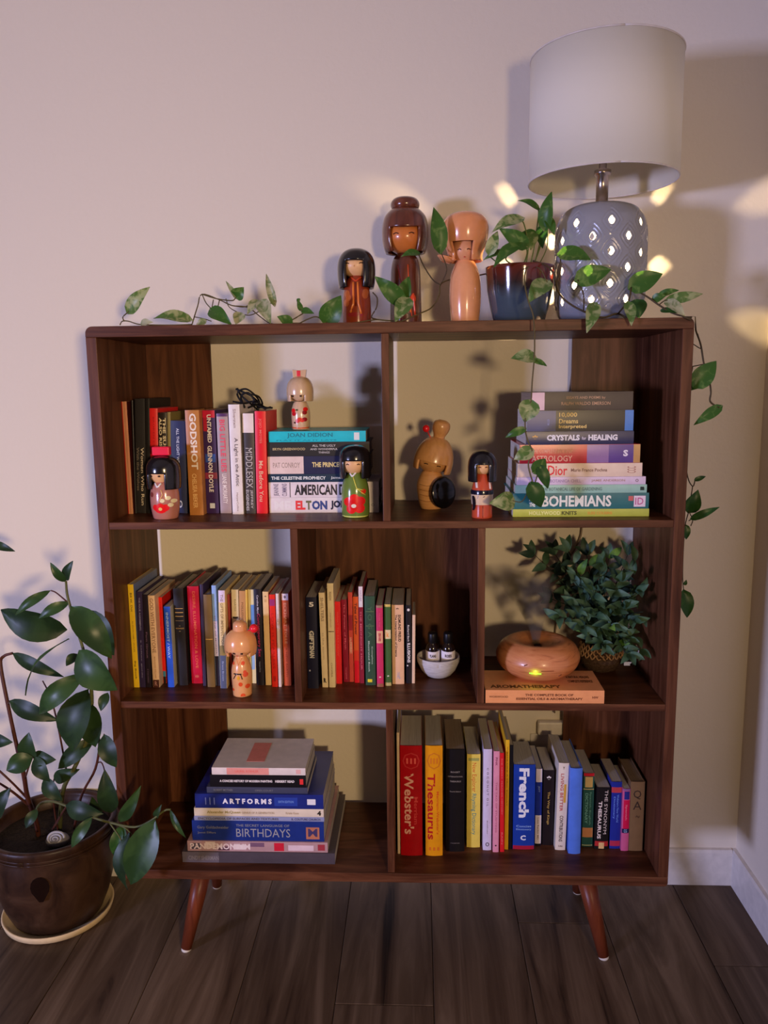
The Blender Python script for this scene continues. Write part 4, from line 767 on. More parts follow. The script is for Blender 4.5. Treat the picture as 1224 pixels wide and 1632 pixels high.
def leaf_geo(b, t, wd, shape='heart', roll=0, bend=.12, fold=.25, nrm=(0, -1, .35)):
    b, t = Vector(b), Vector(t); ax = t-b; Ln = ax.length; ax.normalize(); nn = Vector(nrm); nn = (nn - ax*nn.dot(ax))
    if nn.length < .05: nn = Vector((.3, -.5, .8)); nn = nn - ax*nn.dot(ax)
    nn.normalize(); nn = Matrix.Rotation(math.radians(roll), 3, ax) @ nn; sd = ax.cross(nn)
    V, F = [], []; n, m_ = 9, 2
    for i in range(n+1):
        q = i/n
        if shape == 'heart': hw = wd/2*(math.sin(math.pi*q**.62))**.85 if 0 < q < 1 else 0; back = -.09*Ln if i == 0 else 0
        else: hw = wd/2*math.sin(math.pi*q**.85)**.8 if 0 < q < 1 else 0
        lift = bend*Ln*(math.sin(math.pi*q)*.9 - q*q*.5)
        for j in range(-m_, m_+1):
            f_ = j/m_; ww = max(hw, .0004)
            bk = (-.12*Ln*abs(f_)*max(0, 1-q*3.2)) if shape == 'heart' else 0
            V.append(b + ax*(q*Ln+bk) + sd*(ww*f_) + nn*(lift + fold*ww*abs(f_)**1.5 + .03*Ln*math.sin(7*q+j*2.)*abs(f_)*.5))
    c = 2*m_+1
    for i in range(n):
        for j in range(c-1): F.append((i*c+j, i*c+j+1, (i+1)*c+j+1, (i+1)*c+j))
    return V, F
def keep_above(V):   # stems and leaves rest on the top board, they do not sink into it
    for v in V:
        if -.004 < v.x < W+.004 and -.004 < v.y < D+.004 and H-.032 < v.z < H+.0008: v.z = H+.0008 + (v.z-H)*.02 + .0006
    return V
def leaf(par, b, t, wpx, m, shape='heart', Yb=.1, Yt=None, **k):
    Yt = Yb if Yt is None else Yt
    B_, T_ = at(b[0], b[1], Yb), at(t[0], t[1], Yt); wd = wpx*scale(t[0], t[1], (Yb+Yt)/2)
    V, F = leaf_geo(B_, T_, wd, shape, **k); o = part('leaf', keep_above(V), F, m, par, True)
    return o
def vine(par, pts, r0=1.5, m=None, r1=None, name='stem'):
    P_ = [at(u, v, y) for u, v, y in pts]; s = scale(pts[0][0], pts[0][1], pts[0][2]); V, F = tube_geo(crom(P_, 5), r0*s*.5, (r1 or r0)*s*.5, 6); keep_above(V); return part(name, V, F, m, par, True)

# ---- potted pothos on top
px_, py_ = .879, .135
pot = thing('potted_pothos', 'variegated trailing pothos in a blue and oxblood glazed pot beside the lamp', 'plant', (px_, py_, H))
glz, nt, N, L, P = newmat('oxblood_and_blue_glaze')
tc = N.new('ShaderNodeTexCoord'); sx = N.new('ShaderNodeSeparateXYZ'); L.new(tc.outputs['Object'], sx.inputs[0]); nz = N.new('ShaderNodeTexNoise'); nz.inputs['Scale'].default_value = 22
mp = N.new('ShaderNodeMapping'); mp.inputs['Scale'].default_value = (1, 1, .25); L.new(tc.outputs['Object'], mp.inputs[0]); L.new(mp.outputs[0], nz.inputs['Vector'])
ma = N.new('ShaderNodeMath'); ma.operation = 'MULTIPLY_ADD'; ma.inputs[1].default_value = .07; L.new(nz.outputs['Fac'], ma.inputs[0]); L.new(sx.outputs['Z'], ma.inputs[2])
rp = N.new('ShaderNodeValToRGB'); rp.color_ramp.elements[0].position = .085; rp.color_ramp.elements[0].color = (.06, .085, .11, 1); rp.color_ramp.elements[1].position = .145; rp.color_ramp.elements[1].color = (.13, .016, .008, 1)
e = rp.color_ramp.elements.new(.11); e.color = (.03, .02, .02, 1); L.new(ma.outputs[0], rp.inputs['Fac']); L.new(rp.outputs['Color'], P.inputs['Base Color']); P.inputs['Roughness'].default_value = .12; P.inputs['Coat Weight'].default_value = .8
ph = at(830, 418, py_-.07).z - H
lathe('pot', (px_, py_, H), [(.046, 0), (.052, .002), (.060, .03), (.0675, .07), (.071, ph-.006), (.0715, ph), (.0685, ph), (.066, ph-.012), (.058, .05), (.045, .02), (.0005, .02)], glz, pot, 48)
soil_m = ramp_mat('dark_potting_soil', [(.3, (.010, .007, .005)), (.7, (.04, .028, .018))], (1, 1, 1), 160, rough=.95, bump=.8)
def soil(c, r_, z_, par, nn=26):
    V, F = [Vector((c[0], c[1], z_))], []
    for j in range(1, 9):
        for i in range(nn): a = 2*math.pi*i/nn; V.append(Vector((c[0]+r_*j/8*math.cos(a), c[1]+r_*j/8*math.sin(a), z_+random.uniform(-.004, .004)*(j < 8))))
    F = [(0, 1+i, 1+(i+1) % nn) for i in range(nn)]
    for j in range(7):
        for i in range(nn): q = (i+1) % nn; F.append((1+j*nn+i, 1+(j+1)*nn+i, 1+(j+1)*nn+q, 1+j*nn+q))
    return part('soil', V, F, soil_m, par, True)
soil((px_, py_), .0645, H+ph-.016, pot)
stm = mat((110, 130, 60), .9, .5); stmd = mat((78, 62, 34), .9, .5); stb = mat((96, 84, 48), .9, .5)
zY = .10
for b_, t_, w_, m_, yb, yt, kw in [
    ((858,334),(826,318),16,poth,.10,.09,dict(roll=20)), ((869,363),(878,305),25,poth,.09,.08,dict(roll=-25)), ((831,349),(784,368),24,pothv,.08,.06,dict(roll=15)),
    ((838,392),(796,364),26,poth,.07,.06,dict(roll=-20)), ((780,404),(793,368),20,pothv,.07,.07,{}), ((828,390),(786,424),24,poth,.06,.03,dict(roll=20)),
    ((872,348),(884,374),16,poth,.09,.08,{}), ((866,360),(864,396),20,pothd,.10,.10,dict(roll=30)), ((848,372),(846,398),20,pothv,.10,.09,{}),
    ((893,406),(942,412),31,poth,.05,.04,dict(roll=-10)), ((921,446),(974,429),34,poth,.04,.03,dict(roll=10, bend=.05)), ((1006,458),(1056,436),35,poth,.04,.03,dict(roll=5, bend=.05)),
    ((948,486),(936,529),24,pothv,.0,-.03,{}), ((1001,484),(1007,518),20,pothv,.0,-.02,{}), ((1013,480),(1019,507),30,pothd,.03,.02,{}), ((872,450),(842,481),32,pothv,.03,.0,dict(roll=10)),
    ((1065,478),(1121,468),18,pothv,.02,.01,dict(roll=20)), ((1041,478),(1061,471),16,poth,.03,.02,{}), ((1062,480),(1092,504),20,pothp,.02,.0,{}), ((1055,495),(1083,498),11,pothd,.02,.0,{}),
    ((855,376),(828,372),16,poth,.11,.10,{}), ((800,400),(770,414),10,poth,.08,.08,{}), ((1052,470),(1082,462),12,poth,.05,.04,{}),
    # hanging vine in front of the right bay
    ((852,572),(814,570),28,pothv,-.03,-.03,dict(roll=20)), ((850,574),(872,583),10,poth,-.03,-.03,{}), ((846,640),(836,673),34,pothv,-.035,-.035,dict(nrm=(0,-1,.2))), ((836,684),(805,697),14,poth,-.035,-.03,{}),
    ((848,718),(819,732),24,pothv,-.035,-.035,{}), ((851,752),(870,731),26,poth,-.035,-.03,dict(roll=20)), ((860,744),(874,779),20,pothd,-.035,-.035,{}), ((846,772),(863,809),30,pothd,-.035,-.03,{}), ((817,798),(781,802),31,pothv,-.01,-.03,dict(nrm=(0,-1,.2))),
    # right side trailers
    ((1108,614),(1142,575),34,poth,.02,.02,dict(bend=.05)), ((1118,600),(1100,622),26,pothd,.05,.04,{}), ((1147,649),(1106,677),18,poth,.02,.02,{}), ((1108,765),(1125,759),8,pothd,.06,.06,{}),
    ((1098,814),(1113,781),26,pothd,.08,.07,{}), ((1104,826),(1147,808),13,pothd,.06,.05,{}), ((1092,838),(1094,860),14,pothd,.1,.1,{}), ((1090,944),(1096,985),24,pothd,.1,.1,{}), ((1091,932),(1094,924),6,pothd,.1,.1,{}),
    # doll neighbours
    ((701,398),(692,329),28,poth,.10,.10,dict(nrm=(0.2,-1,.1))), ((667,404),(639,408),16,poth,.13,.12,dict(roll=20)), ((641,482),(597,440),28,poth,.09,.08,dict(roll=-15)), ((640,480),(652,440),24,poth,.10,.10,{}), ((650,478),(630,512),28,pothv,.08,.05,{}), 
    # left trailers
    ((206,496),(237,457),24,pothv,.10,.09,dict(nrm=(0,-1,.1))), ((226,516),(243,513),13,pothp,.06,.05,{}), ((302,511),(244,505),25,pothv,.08,.07,dict(roll=25)), ((375,473),(388,458),22,poth,.13,.12,dict(roll=30)), ((376,472),(360,448),8,pothp,.13,.12,{}),
    ((437,484),(424,436),13,pothp,.12,.12,dict(fold=.6)), ((337,495),(368,516),24,poth,.09,.06,{}), ((385,500),(375,517),20,pothp,.09,.08,{}), ((417,481),(431,514),24,pothp,.11,.08,{}), ((410,480),(394,500),16,pothp,.12,.1,{}),
    ((464,516),(442,504),18,poth,.08,.07,{}), ((477,480),(473,476),7,poth,.11,.11,{}), ((480,494),(474,477),9,poth,.11,.1,{}), ((482,495),(500,499),12,poth,.11,.1,{}), ((520,514),(543,471),36,poth,.10,.09,dict(nrm=(.1,-1,.1))), ((420,492),(404,486),10,pothp,.12,.12,{}),
    ((328,512),(312,518),12,pothp,.08,.08,{})]:
    leaf(pot, b_, t_, w_, m_, Yb=yb, Yt=yt, **kw)
VY = [
 (stm, 2.2, [(845,424,.12),(852,390,.12),(858,345,.11),(858,333,.10)]), (stm, 2.2, [(850,424,.12),(862,390,.11),(869,362,.09)]), (stm, 2, [(838,424,.12),(842,390,.10),(836,360,.09),(831,350,.08)]),
 (stm, 2, [(833,424,.12),(840,405,.09),(838,392,.07)]), (stm, 2, [(822,424,.12),(806,412,.09),(828,390,.06)]), (stm, 1.8, [(800,424,.10),(782,410,.08),(780,404,.07)]), (stm, 1.8, [(858,424,.12),(872,392,.11),(872,348,.09)]), (stm, 1.6, [(852,420,.12),(862,380,.11),(866,360,.10)]),
 (stmd, 3, [(850,416,.10),(872,424,.06),(884,440,.05),(890,465,.05),(905,482,.04),(932,497,.02),(960,506,.03),(985,500,.03),(1003,512,.01)]), (stmd, 2.2, [(930,495,.02),(930,470,.03),(921,446,.04)]), (stmd, 2.2, [(885,455,.05),(893,435,.05),(893,406,.05)]),
 (stmd, 2, [(932,497,.02),(942,490,.01),(948,486,0)]), (stmd, 2, [(985,500,.03),(994,490,.01),(1001,484,0)]),
 (stmd, 2.6, [(985,500,.03),(1002,478,.03),(1006,458,.04)]), (stmd, 2.8, [(1008,460,.04),(1030,472,.03),(1050,486,.02),(1070,498,.01),(1092,506,-.005),(1104,514,.0),(1110,530,.01),(1117,550,.02),(1122,580,.02),(1130,604,.02),(1133,625,.02),(1132,640,.02),(1146,650,.02)]),
 (stmd, 1.8, [(1050,486,.02),(1058,480,.02),(1065,478,.02)]), (stmd, 1.6, [(1030,472,.03),(1041,478,.03)]), (stmd, 1.6, [(1112,532,.01),(1118,555,.02),(1104,548,.05)]), (stmd, 1.6, [(1124,580,.02),(1104,584,.06)]), (stmd, 1.6, [(1122,582,.02),(1118,600,.04),(1108,614,.02)]),
 (stmd, 1.8, [(1104,584,.06),(1095,640,.12),(1092,720,.12),(1096,760,.1),(1104,775,.08),(1108,765,.06)]), (stmd, 1.6, [(1104,775,.08),(1100,800,.08),(1098,814,.08),(1104,828,.07),(1101,838,.06)]), (stmd, 1.6, [(1098,814,.08),(1092,838,.1),(1089,880,.12),(1088,920,.11),(1090,945,.1)]), (stmd, 1.4, [(1098,830,.08),(1104,826,.06)]),
 (stb, 2.2, [(845,424,.09),(838,430,.03),(836,450,.005),(842,480,-.015),(850,505,-.02),(852,545,-.028),(851,575,-.03),(848,610,-.033),(846,640,-.035),(838,660,-.035),(837,684,-.035),(841,702,-.035),(848,720,-.035),(842,740,-.035),(848,765,-.035),(852,770,-.035),(858,752,-.035),(860,745,-.035)]),
 (stb, 1.6, [(848,765,-.035),(838,790,-.03),(830,800,-.02),(817,798,-.01)]), (stb, 1.6, [(850,424,.09),(862,430,.04),(872,450,.03)]),
 (stmd, 1.8, [(701,398,.10),(704,402,.11),(700,398,.12)]), (stmd, 2, [(667,405,.13),(676,425,.14),(690,446,.14),(702,454,.13)]), (stb, 2.2, [(812,424,.13),(785,434,.19),(745,442,.205),(716,446,.17),(702,454,.14),(700,470,.12),(688,490,.11),(668,500,.10),(652,507,.09),(640,512,.09)]), (stmd, 1.6, [(702,454,.13),(712,430,.12),(704,405,.11),(701,398,.10)]),
 (stb, 1.8, [(655,505,.09),(646,495,.09),(641,482,.09)]), (stb, 2.0, [(640,512,.09),(620,511,.09),(600,509,.09)]),
 (stmd, 2.2, [(600,509,.09),(592,505,.085),(600,490,.085),(601,475,.085),(594,466,.088)]), (stb, 2.0, [(600,509,.085),(560,515,.075),(530,516,.08),(520,514,.10),(505,505,.10),(492,508,.10),(478,515,.10)]),
 (stb, 1.8, [(478,515,.10),(460,514,.10),(474,505,.10),(484,498,.11),(480,494,.11),(477,480,.11)]), (stb, 1.8, [(478,515,.10),(450,518,.09),(430,515,.10),(415,505,.11),(395,490,.12),(370,487,.12),(350,478,.12),(322,469,.12),(315,488,.11),(306,517,.09)]),
 (stb, 1.8, [(322,469,.12),(345,476,.12),(370,479,.13),(376,473,.13)]), (stb, 1.6, [(340,478,.12),(337,495,.09)]), (stb, 1.6, [(370,487,.12),(390,489,.12),(408,482,.12),(437,484,.12)]), (stb, 1.4, [(360,476,.12),(366,490,.11),(385,500,.10),(400,502,.11),(417,494,.11)]),
 (stb, 1.6, [(322,469,.12),(330,485,.11),(344,495,.1),(350,478,.11)]), (stb, 1.8, [(306,517,.09),(280,518,.07),(250,518,.06),(222,517,.07),(205,512,.09),(195,512,.1),(191,518,.1)]), (stb, 1.8, [(198,512,.095),(196,505,.1),(206,496,.10)]), (stb, 1.4, [(310,505,.095),(325,508,.09),(337,512,.09)])]
for m_, r_, pts in VY: vine(pot, pts, r_*1.05, m_)

# ================================================================== BOWL WITH BOTTLES
bx_, by_ = at(698.5, 1080, .165).x, .165; SB = S2 + .0004
sb = scale(698, 1060, by_)
bowlm = ramp_mat('speckled_white_stoneware', [(.35, (.50, .47, .46)), (.6, (.66, .63, .62))], (1, 1, 8), 30, rough=.35, bump=.05)
bw = lathe('bowl_body', (bx_, by_, SB), [(.0005, .004), (.018, .004), (.020, 0), (.023, .001), (.030, .005), (.040, .017), (.0475, .034), (.0492, .047), (.0485, .0495), (.0465, .048), (.0445, .034), (.037, .019), (.026, .0095), (.0005, .0085)], bowlm, None, 48)
rt = thing('bowl', 'small white ribbed stoneware bowl holding dropper bottles', 'bowl', (bx_, by_, SB))
bw.parent = rt
for v in bw.data.vertices: v.co -= Vector((bx_, by_, SB))
for i, zz in enumerate((.0365, .0395, .0425)):
    rr = .0480+.0004*i; P_ = [Vector((bx_+rr*math.sin(2*math.pi*j/48), by_-rr*math.cos(2*math.pi*j/48), SB+zz)) for j in range(49)]; V, F = tube_geo(P_, .0008, n=6); part('ridge', V, F, bowlm, rt, True)
glassb = mat((30, 18, 14), 1, .1, coat=.8, var=0)
def bottle(u, v, y, label, lay=0, word='YLANG'):
    p = at(u, v, y); r_ = .0118; t = thing('dropper_bottle', label, 'bottle', (0, 0, 0), group='small bottles in the bowl', local=True)
    t.location = (p.x, y, SB+.0125); t.scale = (1.34, 1.34, 1.42); t.rotation_euler = (math.radians(6 if not lay else 0), math.radians(lay), 0)
    lathe('bottle_glass', (0, 0, 0), [(.0005, 0), (r_-.001, 0), (r_, .0015), (r_, .040), (r_-.002, .046), (.006, .050), (.006, .054)], glassb, t, 24)
    lathe('cap', (0, 0, 0), [(.0078, .051), (.0082, .052), (.0080, .066), (.0070, .0675), (.0005, .0675)], mat((16, 14, 16), 1, .4), t, 20)
    lab = lathe('bottle_label', (0, 0, 0), [(r_+.0002, .012), (r_+.0002, .038)], mat((220, 212, 215), 1.5, .5), t, 24, cap=False)
    uv, F = text_geo(word, .04); V = []
    for a, b2 in uv: an = (a-.5)*.95; V.append(((r_+.0004)*math.sin(an), -(r_+.0004)*math.cos(an), .0285+b2*.005))
    part('label_print', V, F, mat((50, 40, 60), 1, .6, var=0), lab)
bottle(689.5, 1050, .162, 'left one of two upright dark glass bottles in the white bowl')
bottle(714, 1050, .163, 'right one of two upright dark glass bottles in the white bowl', word='ROSES')

# ================================================================== DIFFUSER AND MIST
dx_, dy_ = at(856, 1060, .105).x, .100
df = thing('aroma_diffuser', 'round orange wood grain aroma diffuser with glowing green light', 'diffuser', (dx_, dy_, OBZ))
dwood = ramp_mat('orange_woodgrain_shell', [(.28, (.26, .075, .022)), (.45, (.60, .21, .075)), (.75, (.74, .31, .12))], (1.2, 1.2, 9), 8, detail=5, rough=.38, coat=.2, bump=.0, dist=2)
P_ = [(.0005, .0005), (.040, .0005), (.047, .002), (.066, .010), (.083, .024), (.0905, .040), (.0905, .052), (.083, .068), (.069, .079), (.058, .082), (.045, .079), (.030, .072), (.018, .067), (.0075, .0655), (.007, .060), (.0005, .060)]
q = [P_[0]] + [(v.x, v.y) for v in crom([(a, b_, 0) for a, b_ in P_[1:-3]], 5)] + P_[-2:]
lathe('diffuser_shell', (dx_, dy_, OBZ), q, dwood, df, 64)
lathe('nozzle', (dx_, dy_, OBZ), [(.0085, .0645), (.0085, .0685), (.0060, .0685), (.0060, .064)], mat((70, 34, 22), 1.2, .5), df, 20)
def dpt(an, z_):
    rr = 0
    for a, b_ in zip(q[:-1], q[1:]):
        if a[1] <= z_ <= b_[1] and b_[0] > .02 and b_[1] > a[1]: rr = a[0]+(b_[0]-a[0])*(z_-a[1])/(b_[1]-a[1]); break
    return Vector((dx_+(rr+.0003)*math.sin(an), dy_-(rr+.0003)*math.cos(an), OBZ+z_))
gm, nt, N, L, P = newmat('green_indicator_light'); P.inputs['Base Color'].default_value = (.2, .9, .05, 1); P.inputs['Emission Color'].default_value = (.28, 1, .03, 1); P.inputs['Emission Strength'].default_value = 1.6
V, F = tube_geo([dpt(-.34+.28*i/10, .0335) for i in range(11)], .0012, n=8)
V = [v for v in V]; part('indicator_light', V, F, gm, df, True)
gl = bpy.data.lights.new('indicator_glow', 'POINT'); gl.energy = .012; gl.color = (.35, 1, .05); gl.shadow_soft_size = .002
go = bpy.data.objects.new('indicator_glow', gl); C.objects.link(go); go.location = dpt(-.2, .0335) + Vector((-.001, -.006, 0)) - Vector((dx_, dy_, OBZ)); go.parent = df
V, F = tube_geo([dpt(-.07+.3*i/8, .040) for i in range(9)], .0007, n=6); part('seam_mark', V, F, mat((110, 48, 26), 1.3), df, True)
for an, z_ in ((-.42, .050), (.44, .026)):
    V, F = tube_geo([dpt(an-.035, z_-.001), dpt(an+.035, z_+.002)], .0012, n=6); part('wood_knot', V, F, mat((110, 56, 30), 1.3), df, True)
mist, nt, N, L, P = newmat('rising_mist'); N.remove(P); vol = N.new('ShaderNodeVolumePrincipled'); vol.inputs['Color'].default_value = (.60, .50, .40, 1); vol.inputs['Anisotropy'].default_value = .1
tc = N.new('ShaderNodeTexCoord'); nz = N.new('ShaderNodeTexNoise'); nz.inputs['Scale'].default_value = 26; nz.inputs['Detail'].default_value = 3; L.new(tc.outputs['Object'], nz.inputs['Vector'])
mr = N.new('ShaderNodeMapRange'); mr.inputs['From Min'].default_value = .42; mr.inputs['From Max'].default_value = .68; mr.inputs['To Min'].default_value = 0; mr.inputs['To Max'].default_value = 1
L.new(nz.outputs['Fac'], mr.inputs['Value']); sx = N.new('ShaderNodeSeparateXYZ'); L.new(tc.outputs['Object'], sx.inputs[0])
m2 = N.new('ShaderNodeMapRange'); m2.inputs['From Min'].default_value = 0; m2.inputs['From Max'].default_value = .15; m2.inputs['To Min'].default_value = 190; m2.inputs['To Max'].default_value = 22; L.new(sx.outputs['Z'], m2.inputs['Value'])
m3 = N.new('ShaderNodeMapRange'); m3.inputs['From Min'].default_value = 0; m3.inputs['From Max'].default_value = .06; m3.inputs['To Min'].default_value = .7; m3.inputs['To Max'].default_value = 0; L.new(sx.outputs['Z'], m3.inputs['Value'])
mm = N.new('ShaderNodeMath'); mm.operation = 'MAXIMUM'; L.new(mr.outputs['Result'], mm.inputs[0]); L.new(m3.outputs['Result'], mm.inputs[1])
ml = N.new('ShaderNodeMath'); ml.operation = 'MULTIPLY'; L.new(mm.outputs[0], ml.inputs[0]); L.new(m2.outputs['Result'], ml.inputs[1]); L.new(ml.outputs[0], vol.inputs['Density'])
L.new(vol.outputs[0], N['Material Output'].inputs['Volume'])
mz = OBZ+.069
V, F = [], []
for j in range(13):
    q_ = j/12; rr = .0065 + .055*q_**1.5; cx_ = dx_ - .004 - .030*q_**2; 
    for i in range(20): a = 2*math.pi*i/20; V.append(Vector((cx_+rr*1.2*math.cos(a), dy_+.01*q_+rr*.8*math.sin(a), mz+.155*q_+.004*math.sin(3*a)*q_)))
for j in range(12):
    for i in range(20): k_ = (i+1) % 20; F.append((j*20+i, j*20+k_, (j+1)*20+k_, (j+1)*20+i))
F.append(tuple(range(19, -1, -1))); F.append(tuple(240+i for i in range(20)))
o = part('mist_plume', [v-Vector((dx_, dy_, mz)) for v in V], F, mist); o.location = (dx_, dy_, mz); tag(o, 'soft grey brown mist rising from the orange diffuser', 'mist'); o['kind'] = 'stuff'

# ================================================================== LEAFY BASKET PLANT
gx, gy = 1.090, .218
gp = thing('basket_plant', 'bushy blue green foliage plant in a small crocheted basket', 'plant', (gx, gy, S2))
wov = ramp_mat('brown_woven_fibre', [(.35, (.045, .022, .012)), (.65, (.13, .075, .045))], (1, 1, 3), 130, rough=.85, bump=.5)
lathe('basket', (gx, gy, S2), [(.0005, .003), (.030, 0), (.038, .004), (.047, .022), (.0495, .042), (.047, .060), (.043, .062), (.040, .055), (.0005, .052)], wov, gp, 40)
V, F = [], []
for row in range(4):
    for i in range(22):
        a = 2*math.pi*(i+.5*(row % 2))/22; z_ = S2+.040+row*.0075; rr = .0505 - row*.0012
        P_ = [Vector((gx+(rr+.0015*math.sin(t*math.pi))*math.sin(a+(t-.5)*.26), gy-(rr+.0015*math.sin(t*math.pi))*math.cos(a+(t-.5)*.26), z_-.009*math.sin(math.pi*t)+.006)) for t in (0, .25, .5, .75, 1)]
        tube_geo(P_, .0020, n=5, V=V, F=F)
o = part('crochet_rim', V, F, mat((165, 128, 92), 1.2, .85), gp, True); o['kind'] = 'stuff'
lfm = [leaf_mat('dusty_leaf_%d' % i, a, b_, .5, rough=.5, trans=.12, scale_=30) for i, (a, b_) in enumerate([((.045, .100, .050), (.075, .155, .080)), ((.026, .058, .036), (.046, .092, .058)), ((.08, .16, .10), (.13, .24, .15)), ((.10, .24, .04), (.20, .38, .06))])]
protos = []
for i in range(5):
    V, F = leaf_geo((0, 0, 0), (.031, 0, 0), .0135, 'oval', bend=random.uniform(.05, .2), fold=.3, nrm=(0, 0, 1)); protos.append((V, F))
pm = {}
def small_leaf(pos, dr, nrm, mi, s=1.):
    k_ = (random.randrange(5), mi)
    if k_ not in pm:
        me = bpy.data.meshes.new('leaf'); me.from_pydata([tuple(v) for v in protos[k_[0]][0]], [], protos[k_[0]][1]); me.materials.append(lfm[mi]); me.polygons.foreach_set('use_smooth', [True]*len(me.polygons)); pm[k_] = me
    o = bpy.data.objects.new('leaf', pm[k_]); C.objects.link(o); o.parent = gp
    x = dr.normalized(); z = (nrm - x*nrm.dot(x)).normalized(); y = z.cross(x); M = Matrix((x, y, z)).transposed().to_4x4(); M = Matrix.Translation(pos - Vector((gx, gy, S2))) @ M @ Matrix.Scale(s, 4)
    o.matrix_local = M
VS, FS = [], []; top0 = Vector((gx, gy, S2+.055)); cnt = 0
rs = random.Random(11)
ends = [at(u, v, y) for u, v, y in ((852,884,.22),(885,884,.25),(905,880,.2),(935,885,.24),(955,905,.13),(915,925,.12),(880,955,.2),(892,985,.1),(915,965,.08),(945,940,.07),(985,925,.09),(1000,885,.22),(1012,895,.2),(1030,915,.2),(1038,950,.17),(1040,985,.15),(1042,1015,.16),(1020,1035,.1),(1000,1042,.08),(975,1000,.05),(950,980,.06),(925,1000,.09),(960,1030,.1),(990,965,.07),(1010,990,.08),(970,890,.26),(1015,945,.12),(900,915,.26),(940,1015,.09),(1025,1050,.14),(1035,1000,.2),(1010,1060,.1),(985,1045,.07),(1030,975,.12))]
for e_ in ends:
    e_.x = min(e_.x, 1.158); e_.y = min(e_.y, .285)
    mid = top0.lerp(e_, .5) + Vector((0, 0, .028)); P_ = crom([top0 + Vector((rs.uniform(-.02, .02), rs.uniform(-.02, .02), 0)), mid, e_], 6); tube_geo(P_, .0013, .0007, n=5, V=VS, F=FS)
    m_ = len(P_)
    for i in (4, 6, 8, 10, 12):
        t = (P_[min(i+1, m_-1)] - P_[i-1]).normalized(); s_ = t.cross(Vector((0, -.6, .8))).normalized()
        if i == m_-1: dirs = [t, t+s_*.9, t-s_*.9]
        else: dirs = [t*.5+s_, t*.5-s_] if (i//2) % 2 else [t*.4+s_*.6+Vector((0, -.7, .3)), t*.4-s_*.6+Vector((0, -.5, -.2))]
        for d_ in dirs:
            if cnt >= 299: break
            pos = P_[i]; sz = rs.uniform(1.05, 1.45); tip = pos + d_.normalized()*.033*sz
            if tip.x > W-TB-.006 or pos.x > W-TB-.012 or tip.y > YW-.006 or (tip.y > D-.006 and tip.x > 1.17) or tip.z < S2+.004 or tip.z > S1-TS-.010: continue
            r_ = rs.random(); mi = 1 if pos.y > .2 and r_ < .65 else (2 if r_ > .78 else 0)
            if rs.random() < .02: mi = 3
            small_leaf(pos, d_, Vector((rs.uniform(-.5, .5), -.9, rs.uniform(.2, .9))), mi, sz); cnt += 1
o = part('stems', VS, FS, mat((40, 52, 34), 1, .6), gp, True)
V, F = tube_geo(crom([at(1003, 1058, .16), at(1012, 1050, .15), at(1018, 1038, .14), at(1014, 1028, .14)], 5), .0016, n=6); part('tag_string', V, F, mat((170, 160, 140), 1.2, .7), gp, True)
p = at(1000, 1058, .16); box('paper_tag', (p.x-.008, p.y-.001, p.z-.004), (p.x+.006, p.y, p.z+.005), mat((170, 160, 140), 1.2, .7), gp, .0005)

# ---- black cord bundle on the standing books
cb = thing('cord_bundle', 'coil of black cord resting on the white and grey standing books', 'cord', tuple(at(405, 655, .14)))
cbm = mat((16, 14, 16), 1, .45); V, F = [], []
for P_ in ([(390,648,.15),(378,628,.16),(392,620,.16),(410,634,.16),(416,650,.15)], [(390,650,.14),(384,632,.15),(396,626,.15),(406,640,.15),(412,652,.14)], [(376,620,.17),(388,625,.165),(402,632,.16),(420,648,.15),(434,650,.14)], [(371,640,.15),(390,643,.15),(405,640,.15),(420,650,.14),(432,649,.14)], [(378,619,.17),(384,630,.165),(400,644,.16),(412,654,.15)], [(396,628,.16),(412,632,.165),(418,645,.16),(408,652,.15)], [(395,650,.14),(408,646,.14),(424,652,.14)]):
    tube_geo(crom([at(*q_) for q_ in P_], 5), .0022, n=6, V=V, F=F)
part('cord_loops', V, F, cbm, cb, True)
ellipsoid('cord_tie', at(408, 643, .15), .009, .007, .006, cbm, cb)

# ================================================================== FLOOR POT AND PLANT
fx, fy = -.236, .170
fp = thing('potted_rubber_plant', 'large leafy plant with dark glossy leaves in a brown glazed pot on the floor', 'plant', (fx, fy, FL))
brg = ramp_mat('brown_mottled_glaze', [(.3, (.022, .010, .006)), (.5, (.050, .023, .012)), (.75, (.085, .043, .023))], (1, 1, .8), 14, detail=6, rough=.38, coat=0, bump=.5)
lathe('saucer', (fx, fy, FL), [(.0005, 0), (.118, 0), (.127, .004), (.131, .017), (.130, .020), (.126, .019), (.120, .008), (.0005, .007)], mat((215, 190, 145), 1.25, .5), fp, 56)
RZ = .244
lathe('pot', (fx, fy, FL), [(.0005, .009), (.100, .009), (.106, .012), (.122, .05), (.138, .11), (.146, .165), (.1475, .205), (.145, .220), (.147, .224), (.151, .232), (.151, .242), (.147, RZ+.002), (.139, RZ), (.136, .236), (.136, .195), (.0005, .19)], brg, fp, 64)
for z_ in (.222, .214):
    P_ = [Vector((fx+.1470*math.sin(2*math.pi*j/56), fy-.1470*math.cos(2*math.pi*j/56), FL+z_)) for j in range(57)]; V, F = tube_geo(P_, .0022, n=6); part('throwing_ring', V, F, brg, fp, True)
p = at(62, 1418, fy-.15); V, F = [], []
for i in range(14):
    a = 2*math.pi*i/14; x_, z_ = .022*math.cos(a), .027*math.sin(a) - (.01 if abs(a-math.pi*1.5) < .3 else 0)
    th_ = math.atan2(p.x - fx + x_, .145); rr = .1455 + (p.z+z_-FL-.14)*.14*.2
    V.append(Vector((fx+(rr+.0015)*math.sin(th_), fy-(rr+.0015)*math.cos(th_), p.z+z_)))
V.append(sum(V, Vector())/14 + Vector((0, -.0012, 0))); F = [(i, (i+1) % 14, 14) for i in range(14)]
